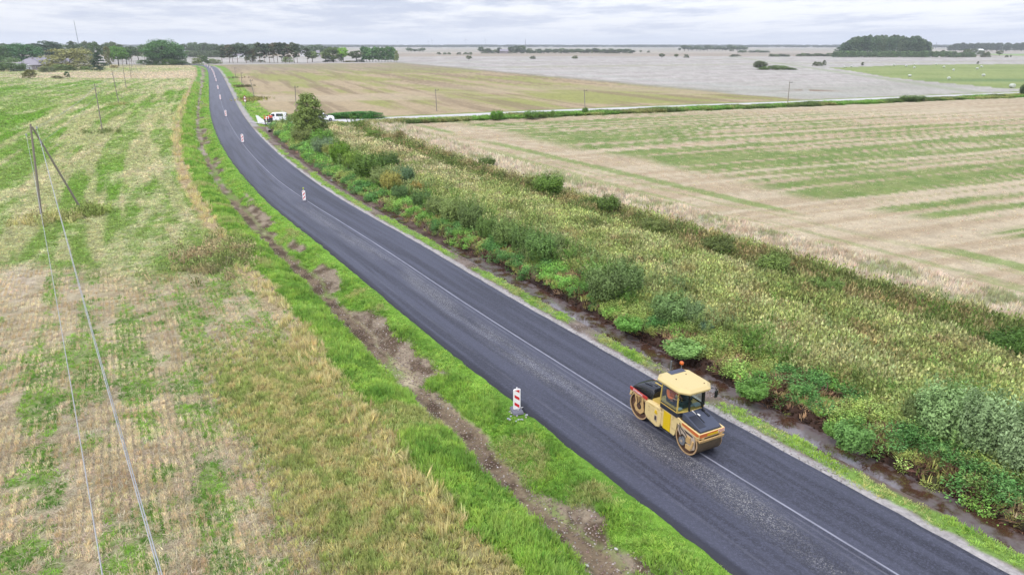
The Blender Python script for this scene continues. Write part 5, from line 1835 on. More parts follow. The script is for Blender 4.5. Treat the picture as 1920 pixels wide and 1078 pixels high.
def willow_mesh(name, seed, shoots, per, leaf, droop=.25):
    rs = np.random.RandomState(seed)
    P = []; Nn = []
    for i in range(shoots):
        a_ = rs.uniform(0, 2 * math.pi); b0 = .30 * math.sqrt(rs.rand())
        o_ = np.array((b0 * math.cos(a_), b0 * math.sin(a_), 0)); a2 = a_ + rs.normal(0, .5)
        rch = rs.uniform(.05, .30) * (1.3 - .6 * b0 / .3); hh = rs.uniform(.62, 1.0) * (1 - .35 * (b0 / .3) ** 2)
        t_ = rs.uniform(.30, 1.0, per)
        x_ = o_[0] + math.cos(a2) * rch * t_ ** 1.5; y_ = o_[1] + math.sin(a2) * rch * t_ ** 1.5; z_ = hh * t_
        q = np.stack([x_, y_, z_], 1) + rs.normal(0, .018 + .02 * rs.rand(), (per, 3))
        P.append(q); Nn.append(np.stack([math.cos(a2) * np.ones(per) * .8, math.sin(a2) * np.ones(per) * .8, .35 + .6 * t_], 1))
    P = np.concatenate(P); Nn = np.concatenate(Nn); P[:, 2] = np.maximum(P[:, 2], .01)
    return mesh_from_quads(name, leaf_quads(P, Nn, leaf, rs, 1.9), MF)


def limbs(name, seed, h0, n_, spread, r_, m_, top=.72):
    rs = np.random.RandomState(seed)
    e = MB()
    bend = rs.normal(0, .02, 2)
    e.tube((0, 0, -.02), (bend[0], bend[1], top * .5), r_, r_ * .72, 8)
    e.tube((bend[0], bend[1], top * .5), (bend[0] * 2, 0, top), r_ * .72, r_ * .3, 8)
    for i in range(n_):
        z_ = h0 + (top - h0) * i / max(1, n_ - 1) * .9; a_ = i * 2.4 + rs.rand(); l = spread * rs.uniform(.5, 1)
        p0 = Vector((bend[0] * min(1, z_ / (top * .5)), 0, z_)); p1 = p0 + Vector((math.cos(a_) * l * .5, math.sin(a_) * l * .5, l * .45))
        e.tube(p0, p1, r_ * .4, r_ * .25, 5); e.tube(p1, p1 + Vector((math.cos(a_) * l * .5, math.sin(a_) * l * .5, l * .15)), r_ * .25, r_ * .08, 5)
    o = e.build(name, m_)
    me_ = o.data; bpy.data.objects.remove(o)
    return me_


CROWN = {
    'round': [crown_mesh('round_crown', 10 + i, 64, 66, .046) for i in range(3)],
    'oak': [crown_mesh('broad_crown', 20 + i, 130, 80, .032, z0=.06) for i in range(2)],
    'tall': [crown_mesh('slender_crown', 30 + i, 60, 50, .050, 'tall') for i in range(2)],
    'pine': [crown_mesh('pine_crown', 40 + i, 54, 46, .050, 'pine') for i in range(4)],
    'spruce': [crown_mesh('spruce_crown', 50 + i, 70, 44, .048, 'spruce') for i in range(2)],
    'herb': [willow_mesh('herb_leaves', 75 + i, 150, 40, .036) for i in range(2)],
    'bush': [crown_mesh('bush_crown', 60 + i, 70, 60, .046, 'bush') for i in range(3)],
    'alder': [crown_mesh('loose_crown', 70, 120, 60, .038, 'tall')],
    'willow': [willow_mesh('willow_leaves', 80 + i, 190, 60, .028) for i in range(3)],
    'willow_far': [willow_mesh('willow_leaves_far', 90 + i, 60, 34, .062) for i in range(2)],
}
TRUNK = {
    'round': limbs('tree_trunk', 1, .25, 6, .34, .026, MBARK), 'oak': limbs('tree_trunk', 2, .15, 8, .40, .034, MBARK),
    'tall': limbs('tree_trunk', 3, .15, 7, .22, .016, MBARK, .85), 'pine': limbs('pine_trunk', 4, .38, 9, .26, .016, MPINE, .9),
    'spruce': limbs('tree_trunk', 5, .1, 6, .2, .018, MBARK, .92), 'alder': limbs('tree_trunk', 6, .12, 12, .26, .016, MBARK, .85),
    'bush': limbs('shrub_stems', 7, .05, 7, .30, .014, MBARK, .5), 'willow': limbs('shrub_stems', 8, .03, 9, .30, .010, MBARK, .6),
    'herb': limbs('shrub_stems', 12, .03, 5, .30, .008, MBARK, .4),
    'willow_far': limbs('shrub_stems', 9, .03, 7, .30, .012, MBARK, .6),
}
rt = np.random.RandomState(11)
VF = 2.2
PROTO = {}


def tree(kind, x_, y_, h_, w_, col, label, group, cat='tree', name=None, sink=0.0):
    """first of a kind is built, the rest copy it; all share their meshes"""
    k_ = rt.randint(len(CROWN[kind]))
    if (kind, k_) not in PROTO:
        o = empty('tree', (0, 0, 0))
        t_ = link('stems' if kind in ('bush', 'herb', 'willow', 'willow_far') else 'trunk', TRUNK[kind], o)
        c_ = link('leaves' if kind in ('bush', 'herb', 'willow', 'willow_far') else 'crown', CROWN[kind][k_], o)
        PROTO[(kind, k_)] = o
    else:
        o = copy_tree(PROTO[(kind, k_)])
    nm = name or {'pine': 'pine_tree', 'spruce': 'spruce_tree', 'bush': 'shrub', 'herb': 'herb_clump', 'willow': 'willow_shrub', 'willow_far': 'willow_shrub', 'alder': 'birch_tree'}.get(kind, 'broadleaf_tree')
    o.name = nm
    o.location = (x_, y_, -sink)
    o.rotation_euler = (0, 0, rt.uniform(0, 6.28))
    o.scale = (w_, w_, h_)
    tag(o, label, cat, group)
    v_ = rt.uniform(.74, 1.14)
    b_ = A(col[0] * 1.03, col[1], col[2] * .90)
    for c_ in o.children:
        c_.color = (b_[0] * VF * v_, b_[1] * VF * v_, b_[2] * VF * v_, 1)
    return o


def tpx(kind, u, vb, vt, wpx, col, label, group, cat='tree', Y=None, **kw):
    """tree whose foot is seen at (u, vb) and top at row vt; or standing at distance Y when its foot is hidden"""
    if Y is None:
        x_, y_ = gp(u, vb)
    else:
        y_ = Y; x_ = xat(u, vb, Y)
    h_ = zat(vt, y_)
    w_ = wpx / FPX * (y_ / math.cos(PITCH)) * 1.04
    return tree(kind, x_, y_, max(h_, .4), w_, col, label, group, cat, **kw)


# far-off greens are bluer and duller in themselves only by kind; the air does the rest
GD, GM, GL, GO, GY_, GB = (70, 98, 62), (84, 116, 66), (104, 146, 66), (126, 132, 84), (150, 162, 78), (86, 112, 84)
gl = 'trees of the left farmstead'
L_ = [('round', 3, 128, 84, 34, GD, 'dark tree cut by the left edge of the picture'),
      ('oak', 46, 123, 80, 62, (66, 112, 66), 'big bright green tree behind the grey farmhouse roof'),
      ('round', 91, 118, 76, 46, (52, 78, 56), 'darkest tree just right of the farmhouse roof'),
      ('bush', 131, 131, 90, 82, (124, 128, 84), 'wide olive willow-like tree right of the red barn end'),
      ('bush', 160, 125, 88, 36, (122, 128, 92), 'pale olive tree touching the wide olive one'),
      ('tall', 182, 118, 79, 26, (78, 108, 60), 'tall green tree behind the dark spruce'),
      ('spruce', 188, 134, 98, 36, (52, 74, 56), 'dark conifer standing out in front of the farmstead trees'),
      ('tall', 206, 127, 88, 18, (120, 126, 96), 'greyish thin-leaved tree right of the dark conifer'),
      ('round', 223, 124, 86, 34, (92, 136, 58), 'fresh green tree at the right end of the farmstead trees'),
      ('round', 238, 122, 90, 26, (76, 112, 56), 'small green tree next to the fresh green one'),
      ('bush', 26, 134, 107, 40, (96, 122, 80), 'rounded pale green shrub left of the farmhouse'),
      ('bush', 3, 134, 104, 32, (84, 116, 72), 'rounded shrub at the far left edge by the farmhouse'),
      ('bush', 90, 136, 124, 26, (108, 120, 84), 'low shrub at the foot of the red barn wall'),
      ('bush', 112, 133, 121, 32, (104, 124, 78), 'low shrub before the wide olive tree'),
      ('bush', 130, 133, 123, 24, (96, 118, 70), 'low shrub right of the barn under the olive tree'),
      ('bush', 57, 148, 129.5, 23, (104, 108, 52), 'round olive shrub alone on the meadow below the farmhouse'),
      ('bush', 107, 148, 142, 19, (110, 118, 60), 'flat low shrub on the far meadow'),
      ('tall', 127, 147, 134.5, 11, (66, 92, 60), 'tiny upright tree alone on the far meadow'),
      ('bush', 160, 132, 124, 16, (112, 136, 78), 'small leafy shrub between the olive tree and the conifer'),
      ('bush', 215, 128, 122, 16, (168, 158, 120), 'straw-coloured low shrub at the edge of the far meadow')]
for k_, u, vb, vt, wp, c_, lb in L_:
    tpx(k_, u, vb, vt, wp, c_, lb, gl)
for i, (u, vt, wp) in enumerate(((14, 82, 26), (28, 79, 28), (66, 79, 26), (78, 82, 22), (108, 82, 22), (122, 80, 26), (140, 77, 22), (152, 78, 20), (166, 77, 20), (174, 80, 18), (198, 79, 18), (213, 78, 24), (230, 83, 20), (246, 84, 22), (260, 86, 20), (272, 83, 20))):
    tpx('round' if i % 3 else 'pine', u, 112, vt, wp * 1.15, ((82, 104, 74), (72, 94, 66), (92, 110, 80))[i % 3], 'tree of the dark back row on the skyline behind the farmstead', 'back row behind the left farmstead', Y=690 + 20 * (i % 3))
for i in range(9):
    tpx('round', -20 - i * 26, 124, 82 + (i * 5) % 4, 34, ((82, 104, 74), (72, 94, 66), (92, 118, 72))[i % 3], 'tree of the farmstead wood running on past the left edge', 'back row behind the left farmstead')
# the big tree by the bend and shrubs round it
gb = 'greenery at the road bend'
tpx('oak', 308, 122, 72, 66, (72, 112, 62), 'biggest broad tree, dense and green, left of the road bend', gb)
tpx('oak', 330, 121, 84, 44, (76, 118, 64), 'right shoulder of the big broad tree by the road bend', gb)
tpx('round', 290, 121, 84, 34, (96, 128, 80), 'paler left neighbour of the big broad tree', gb)
for u, vt, c_ in ((270, 112, (92, 120, 76)), (286, 108, (74, 104, 62)), (300, 110, (88, 120, 66)), (316, 110, (98, 132, 68)), (330, 112, (80, 110, 60)), (343, 113, (80, 108, 62))):
    tpx('bush', u, 122.5, vt, 24, c_, 'low shrub at the foot of the big broad tree, %s' % {270: 'leftmost', 286: 'darkest', 300: 'below its left half', 316: 'palest, below its trunk', 330: 'below its right half', 343: 'rightmost by the road'}[u], gb)
for u, vb, vt, c_, lb in ((369, 122, 108, (112, 128, 70), 'round olive shrub right beside the vanishing road'), (384, 121, 105, (76, 104, 60), 'dark green shrub behind the road bend'), (397, 120, 110, (108, 128, 82), 'pale shrub right of the road bend'), (408, 120, 112, (116, 130, 90), 'thin pale shrub left of the first pine'), (378, 116, 103, (104, 120, 84), 'faint shrub above the road bend')):
    tpx('bush', u, vb, vt, 17, c_, lb, gb)
for i, (u, vt, wp) in enumerate(((352, 80, 26), (366, 79, 26), (380, 78, 30), (394, 80, 28), (404, 80, 20), (424, 81, 22), (446, 79, 22), (452, 80, 20), (472, 82, 22), (480, 82, 20), (560, 82, 22), (575, 85, 20), (585, 84, 20), (600, 83, 16), (612, 87, 26), (632, 88, 20))):
    tpx('round', u, 103, vt, wp, (82, 104, 78), 'tree of the bluish wooded rise behind the road bend', 'wooded rise behind the bend', Y=980 + 25 * (i % 4))
for i in range(16):
    tpx('bush', 352 + i * 8.5, 103, 94 + (i % 3), 18, (92, 112, 80), 'undergrowth shrub of the wooded rise behind the road bend', 'wooded rise behind the bend', Y=930)
# pines in the long row
ordn = ['first', 'second', 'third', 'fourth', 'fifth', 'sixth', 'seventh', 'eighth', 'ninth', 'tenth', 'eleventh', 'twelfth', 'thirteenth', 'fourteenth', 'fifteenth', 'sixteenth', 'seventeenth', 'eighteenth']
pn = [(417, 86, 24), (431, 83, 26), (437, 84, 22), (446, 83, 24), (462, 85, 28), (474, 92, 20), (488, 80, 26), (497, 82, 22), (506, 82, 26), (514, 81, 22), (521, 80, 26), (529, 80, 24), (536, 80, 22), (543, 82, 22), (552, 80, 26), (558, 82, 20), (577, 90, 20)]
for i, (u, vt, wp) in enumerate(pn):
    tpx('pine', u, 118.6, vt, wp, ((66, 84, 62), (60, 80, 58), (76, 92, 66), (98, 96, 78))[(i * 7) % 4 if i != 1 else 3], '%s pine from the left in the row along the far field edge' % ordn[i], 'row of pines at the far field edge')
for u, vt, wp, c_, k_, lb in ((470, 95, 18, (84, 104, 70), 'bush', 'leafy shrub among the pines, left group'), (490, 113, 14, (70, 86, 60), 'bush', 'dark low shrub at the foot of the pines'), (540, 106, 20, (120, 146, 84), 'bush', 'light green shrub under the right pines'), (476, 106, 10, (60, 78, 56), 'spruce', 'little dark spruce among the pines'),
                              (586, 94, 24, (112, 136, 82), 'round', 'pale round tree right of the pines'), (610, 97, 22, (112, 134, 84), 'round', 'pale tree left of the broad dark one'), (625, 88, 34, (92, 114, 68), 'oak', 'broad darker tree in the middle of the far field edge'), (618, 112, 22, (62, 82, 58), 'bush', 'dark shrub under the broad tree'),
                              (640, 100, 12, (80, 106, 62), 'tall', 'slim tree right of the broad dark tree'), (644, 86, 20, (122, 166, 72), 'round', 'bright green tree behind the far field edge'), (668, 93, 24, (84, 104, 66), 'round', 'olive tree left of the poplar grove'), (674, 112, 18, (56, 76, 52), 'bush', 'dark bush at the foot of the poplar grove'),
                              (744, 96, 11, (120, 136, 84), 'tall', 'sparse tree at the right end of the poplar grove'), (657, 114, 24, (140, 140, 72), 'bush', 'yellowish low mound of scrub between the groves')):
    tpx(k_, u, 117, vt, wp, c_, lb, 'trees at the far field edge')
for i in range(11):
    tpx('tall', 682 + i * 5.7, 116.5, 88 + (i * 5) % 4, 19, (92, 132, 84) if i % 3 else (76, 116, 76), '%s tree from the left in the dense poplar grove' % ordn[i], 'poplar grove at the far field edge')

# single trees and belts out on the plain
gs_ = 'scattered trees on the plain'
for u, vb, vt, wp, k_, lb in ((879, 114, 104.5, 11, 'round', 'lone round tree on the pale plain, left of centre'), (999, 111.5, 105, 11, 'bush', 'lone low bush on the brown strip near the centre'), (1078, 111, 104.5, 11, 'bush', 'lone spreading bush right of the picture centre'),
                              (1240.5, 110, 100, 11, 'round', 'largest of three lone trees right of centre'), (1268, 109, 101.5, 9, 'round', 'middle one of the three lone trees'), (1286.5, 109, 102, 10, 'bush', 'rightmost of the three lone trees'),
                              (1201, 99.5, 94.5, 5, 'round', 'tiny dark tree past the long belt'), (1216, 99.5, 95.5, 6, 'bush', 'second tiny dark bush past the long belt'), (1274, 97, 90, 6, 'round', 'small dark tree left of the clump of woods'),
                              (1378, 107.5, 102, 19, 'bush', 'flat dark bush on the far strip'), (1424, 131, 114, 24, 'oak', 'rounded tree at the left end of the island thicket'), (1372, 97, 91, 8, 'bush', 'small bush right of the far woods'),
                              (1528, 124.5, 115.5, 9, 'bush', 'left one of the three little trees on the pale plain'), (1536, 124.5, 116, 11, 'bush', 'middle one of the three little trees on the pale plain'), (1545, 124.5, 113.5, 9, 'tall', 'upright right one of the three little trees on the pale plain'),
                              (1617, 124.5, 117, 6, 'tall', 'tiny pointed tree on the ditch line above the bales'), (1833, 121, 115.5, 5, 'tall', 'tiny tree on the skyline edge of the hay meadow'), (1873.5, 105.5, 95, 12, 'round', 'dark round tree alone on the far green field'),
                              (1887, 108, 103.5, 6, 'bush', 'small bush on the far green field'), (1894.5, 108, 103.5, 4, 'tall', 'thin sapling on the far green field'), (1767, 105, 94, 8, 'round', 'dark tree rising above the right end of the hedge'), (1777, 105, 97, 8, 'bush', 'smaller dark tree beside the tall one above the hedge'),
                              (1851, 107, 96.5, 8, 'bush', 'dark bush at the end of the small farm garden'), (1812, 105, 92, 14, 'round', 'pale tree by the small white farm'), (1824, 104, 90.5, 16, 'round', 'brownish tree by the small white farm'), (1838, 105, 94, 14, 'bush', 'olive tree right of the small white farm'), (1848, 108, 99, 16, 'bush', 'low green garden shrub right of the small farm')):
    tpx(k_, u, vb, vt, wp, (84, 100, 66), lb, gs_)
for i, (u, vt, wp) in enumerate(((1436, 124.5, 20), (1448, 123, 22), (1458, 122, 24), (1468, 123, 22), (1478, 126, 20), (1486, 128, 16), (1430, 127, 20))):
    tpx('bush', u, 131.5, vt, wp, (98, 124, 72), 'low shrub of the island thicket on the pale plain', 'island thicket on the plain')


def belt(us, vb, vts, wp, cols, kinds, label, group, Y=None, jit=0):
    for i, u in enumerate(us):
        tpx(kinds[i % len(kinds)], u + rt.uniform(-1, 1), vb, vts[i % len(vts)] + rt.uniform(-.8, .8), wp * rt.uniform(.85, 1.2), cols[i % len(cols)], label, group, Y=None if Y is None else Y + rt.uniform(-jit, jit))


cB = ((82, 104, 74), (92, 112, 78), (72, 92, 66))
belt(range(902, 1010, 7), 101, (88, 92, 91, 94, 93, 90, 95, 93), 12, cB, ('round', 'bush'), 'tree of the farm clump by the grey shed on the plain', 'farm clump on the plain')
tpx('round', 978, 101, 84.5, 17, (78, 98, 70), 'tallest dark tree of the farm clump on the plain', 'farm clump on the plain')
tpx('round', 969, 101, 85.5, 14, (78, 98, 70), 'second tallest dark tree of the farm clump', 'farm clump on the plain')
belt(range(1012, 1190, 6), 101, (91.5, 93, 90.5, 92, 94), 11, cB, ('bush', 'round'), 'tree of the long low belt in the centre of the plain', 'long tree belt on the plain')
belt(range(1284, 1402, 7), 96.5, (84.5, 86, 88, 85.5, 87, 89), 12, cB, ('round',), 'tree of the far woods right of centre', 'far woods right of centre')
belt((834, 842, 860, 873, 882, 822), 103, (99, 98.5), 8, cB, ('bush',), 'little dark bush in the row on the far brown strip', 'bush row on the far strip')
belt((1388, 1394, 1410, 1420, 1430, 1437), 99.5, (94, 94.5, 95.5), 12, cB, ('bush',), 'bush of the small row left of the round woods', 'small bush row left of the round woods')
belt((1447, 1456, 1465, 1474), 107, (101.5, 102), 13, cB, ('bush',), 'bush of the flat clump before the round woods', 'flat clump before the round woods')
belt(range(1498, 1562, 8), 106.5, (102, 99.5, 100.5), 13, cB, ('bush',), 'shrub leading up to the young plantation', 'shrubs left of the plantation')
belt((766, 771, 779, 786, 793), 98.5, (89, 91, 92, 91), 9, cB, ('round',), 'tree of the tiny belt right of the poplars', 'tiny belt right of the poplars')
# the round woods and the plantation before it
for i in range(96):
    f_ = rt.rand(); u = 1572 + 168 * f_
    prof_ = 65 + 17 * max(0, 1 - f_ / .22) ** 1.3 + 14 * max(0, (f_ - .84) / .16) ** 1.5
    row = i % 3
    tpx('pine' if row == 2 or rt.rand() < .3 else 'tall', u, 104, prof_ + rt.uniform(0, 4) + (2 - row) * 1.5 + (5 if rt.rand() < .15 else 0), rt.uniform(14, 20), ((66, 92, 66), (76, 102, 74), (60, 84, 62), (88, 110, 80))[i % 4], 'tree of the dense round woods on the right skyline', 'round woods on the right skyline', Y=(1010, 1070, 1140)[row])
for i in range(54):
    u = 1562 + 260 * i / 53
    tpx('spruce' if i % 3 == 0 else 'bush', u, 108.3, 95.8 + rt.uniform(-1, 1.2) + (2 if u > 1790 else 0), 12, ((98, 126, 92), (88, 114, 84), (104, 132, 94))[i % 3], 'young tree in the long low plantation before the round woods', 'plantation before the round woods')
for i in range(58):
    u = 1778 + 138 * rt.rand()
    tpx('tall' if i % 4 else 'pine', u, 97, 80.5 + rt.uniform(0, 2.5) + 5 * max(0, (1790 - u) / 12), rt.uniform(9, 13), ((66, 82, 66), (74, 90, 72))[i % 2], 'tree of the dark flat-topped woods at the right edge', 'woods at the right edge', Y=1750 + 60 * (i % 3))
for i in range(14):
    tpx('round', 1905 + i * 9, 96, 84 + rt.uniform(0, 1.5), 14, (80, 96, 78), 'tree of the faint woods cut by the right edge', 'faint woods at the right edge', Y=2100)

# shrubs along the right-hand ditches, near to far
gw = 'willows and bushes between the ditches'
tpx('alder', 582, 262, 177, 66, (112, 132, 76), 'bushy birch-like tree, tallest plant at the side road junction', gw, 'tree')
tpx('alder', 574, 258, 196, 44, (116, 134, 80), 'lower left stem of the bushy tree at the junction', gw, 'tree')
tpx('alder', 597, 256, 205, 42, (104, 124, 70), 'lower right stem of the bushy tree at the junction', gw, 'tree')
S_ = [('willow', 571, 270, 236, 46, (112, 126, 74), 'leafy skirt shrub on the left under the bushy tree'), ('willow', 606, 272, 238, 44, (96, 138, 58), 'fresh green shrub under the right of the bushy tree'),
      ('willow', 608, 290, 252, 46, (104, 128, 100), 'grey-green willow below the bushy tree'), ('willow', 622, 298, 266, 34, (128, 138, 78), 'yellowish shrub below the grey-green willow'),
      ('willow', 641, 312, 258, 42, (104, 144, 48), 'bright green fan-shaped shrub with bare brown stems'), ('willow', 662, 322, 276, 38, (112, 142, 62), 'second bright green fan shrub'),
      ('willow', 694, 338, 280, 62, (92, 124, 54), 'wide green shrub in the middle of the shrub row'), ('willow', 728, 318, 282, 46, (82, 112, 56), 'green shrub crowning the shrub row'),
      ('willow', 716, 350, 306, 44, (118, 136, 88), 'grey-green willow at the front of the shrub row'), ('willow', 735, 362, 314, 42, (146, 146, 84), 'straw-green shrub at the front of the row'),
      ('willow', 757, 346, 306, 44, (84, 112, 84), 'dark bluish willow behind the straw-green shrub'), ('willow', 750, 376, 342, 34, (86, 116, 72), 'small dark willow at the lower end of the row'),
      ('willow', 783, 362, 336, 28, (146, 128, 74), 'rust-tinged shrub beside the row'), ('willow', 790, 388, 350, 40, (80, 108, 62), 'dark green willow after the rust-tinged shrub'),
      ('willow', 820, 404, 362, 50, (110, 128, 80), 'grey-olive willow, first of the long lower row'), ('willow', 850, 418, 364, 54, (118, 138, 86), 'grey-olive willow, middle of the long lower row'),
      ('willow', 882, 432, 370, 50, (104, 128, 78), 'grey-olive willow with dark foot in the lower row'), ('willow', 915, 448, 396, 44, (98, 128, 68), 'green willow before the biggest of the middle row'),
      ('willow', 946, 462, 400, 50, (112, 138, 82), 'tall light willow of the middle row'), ('willow', 980, 478, 414, 54, (98, 128, 72), 'dense green willow of the middle row'),
      ('willow', 1012, 492, 424, 60, (94, 126, 72), 'largest dense green willow of the middle row'), ('willow', 1040, 478, 428, 40, (116, 138, 90), 'pale willow at the right of the middle row'),
      ('willow', 1135, 566, 484, 74, (112, 138, 88), 'left half of the grey-green willow pair above the roller road'), ('willow', 1172, 560, 480, 70, (104, 130, 84), 'right half of the grey-green willow pair above the roller road'),
      ('willow', 1258, 606, 538, 78, (104, 134, 86), 'rounded willow right of the willow pair'), ('willow', 1296, 612, 552, 48, (112, 138, 100), 'smaller bluish willow leaning on the rounded one'),
      ('willow', 1322, 626, 596, 30, (96, 124, 104), 'tiny bluish willow at the foot of the tall grass'),
      ('willow', 1762, 822, 702, 120, (122, 152, 108), 'left part of the big silvery willow thicket at the right edge'), ('willow', 1838, 852, 712, 130, (130, 158, 120), 'middle of the big silvery willow thicket at the right edge'),
      ('willow', 1905, 892, 738, 120, (136, 162, 128), 'front right lobe of the big silvery willow thicket'), ('willow', 1946, 866, 722, 120, (104, 136, 100), 'willow of the thicket cut by the right edge'), ('willow', 1712, 796, 726, 54, (108, 128, 84), 'low left tail of the silvery thicket'),
      ('herb', 1596, 846, 780, 84, (98, 138, 80), 'rounded leafy herb clump on the lip of the water ditch'), ('herb', 1560, 816, 788, 44, (108, 150, 78), 'small bright herb clump left of the rounded one'),
      ('herb', 1178, 618, 590, 60, (108, 158, 76), 'bright green herb clump above the mud bank'), ('herb', 1280, 664, 636, 84, (112, 148, 88), 'wide grey-green herb clump above the roller roof'), ('herb', 1410, 744, 712, 70, (110, 156, 78), 'fresh green herb clump right of the roller'),
      ('willow', 1028, 366, 319, 60, (104, 138, 62), 'bright bush on the second ditch'), ('willow', 1002, 352, 326, 36, (112, 122, 72), 'olive bush left of the bright bush on the second ditch'), ('willow', 1140, 398, 360, 46, (92, 118, 58), 'dark green bush on the second ditch'),
      ('willow', 914, 314, 291, 34, (98, 122, 66), 'small bush on the upper second ditch'), ('willow', 1226, 440, 402, 52, (102, 116, 68), 'olive bush on the middle second ditch'), ('willow', 1345, 478, 438, 60, (96, 112, 62), 'broad dark bush on the second ditch'),
      ('willow', 1448, 512, 468, 64, (104, 126, 70), 'green-brown bush on the lower second ditch'), ('willow', 1545, 556, 508, 66, (98, 122, 64), 'leafy bush on the lower second ditch'), ('willow', 1884, 668, 606, 84, (82, 118, 54), 'dark leafy bush at the right end of the second ditch'), ('willow', 1930, 690, 620, 70, (78, 110, 52), 'dark bush cut by the right edge on the second ditch'),
      ('bush', 700, 262, 243, 30, (108, 138, 62), 'green shrub at the top corner of the marsh'), ('bush', 725, 272, 258, 30, (104, 134, 60), 'low green shrub near the field corner'), ('bush', 750, 262, 243, 24, (140, 132, 96), 'dry brown shrub at the field corner')]
for k_, u, vb, vt, wp, c_, lb in S_:
    tpx(k_, u, vb, vt, wp, c_, lb, gw, 'shrub', sink=.05)
for u, vb, vt, wp, c_, lb in ((932, 226, 204.5, 26, (96, 142, 54), 'bright bush on the side road verge, left one'), (996, 224, 206, 30, (92, 128, 58), 'broad bush on the side road verge, centre'), (1016, 222, 207, 20, (100, 132, 62), 'small bush touching the broad verge bush'), (1036, 221, 205, 8, (92, 124, 56), 'thin upright bush on the verge'),
                              (1097, 215, 199.5, 12, (92, 134, 54), 'upright bush in front of the wooden pole'), (1703, 191, 177.5, 30, (92, 118, 64), 'dark rounded bush on the far side road verge'), (1722, 190, 178.5, 24, (88, 114, 60), 'right half of the dark verge bush'), (1919, 180, 154, 16, (72, 96, 58), 'dark upright tree cut by the right edge at the side road'),
                              (1780, 187, 180.5, 22, (104, 122, 72), 'low olive bush on the far verge'), (1868, 183, 175.5, 26, (100, 118, 68), 'low bush near the right end of the side road')):
    tpx('willow', u, vb, vt, wp, c_, lb, 'bushes along the side road', 'shrub')
for i, (u, vt, wp) in enumerate(((622, 213, 26), (638, 211, 34), (655, 209.5, 38), (672, 208.5, 38), (690, 208.5, 36), (706, 211, 30))):
    tpx('bush', u, 222, vt, wp * 1.1, (66, 122, 52), '%s lobe from the left of the deep green thicket beyond the side road' % ordn[i], 'green thicket beyond the side road', 'shrub')
tpx('bush', 540, 224, 213, 26, (112, 132, 80), 'grassy shrub right behind the white van', 'green thicket beyond the side road', 'shrub')
tpx('bush', 556, 223, 212, 24, (100, 128, 70), 'shrub between the white van and the bushy tree', 'green thicket beyond the side road', 'shrub')

# a far forest line that reads as one mass right round the horizon
n_ = 2600
a_ = np.radians(rt.uniform(-48, 48, n_)); r_ = rt.choice([3900, 4700, 5600, 6800], n_) + rt.uniform(-150, 150, n_)
xs_, ys_ = r_ * np.sin(a_), r_ * np.cos(a_)
FAR = bpy.data.objects.new('far_crown', CROWN['round'][0].copy()); FAR.data.materials.clear(); FAR.data.materials.append(MT)
SRC.objects.link(FAR)
srcset('farcrown', [FAR])
hf = 13 + 6 * fbm(a_ * 30, r_ * 0, 401) + (r_ > 6000) * 5
cover('distant_forest', 'farcrown', np.stack([xs_, ys_, np.zeros(n_)], 1), rt.uniform(0, 6.28, n_), rt.normal(0, .01, (2, n_)), np.stack([hf * 3.0, hf * 3.0, hf], 1), np.ones((n_, 1)) * C(96, 112, 84) * 1.3)

# ---------------------------------------------------------------- farm buildings
M_SLATE = paint('grey_sheet_roof', A(176, 170, 182), .7, var=.25, scale=.6)
M_WALLG = paint('grey_boards', A(160, 152, 156, 1.6), .85, var=.35, scale=.8)
M_WALLR = paint('red_boards', A(178, 66, 58, 1.5), .8, var=.3, scale=.8)
M_WALLW = paint('whitewashed_wall', A(232, 234, 238, 1.3), .8, var=.08, scale=.5)
M_WIN = paint('dark_window_glass', A(60, 62, 70), .2)


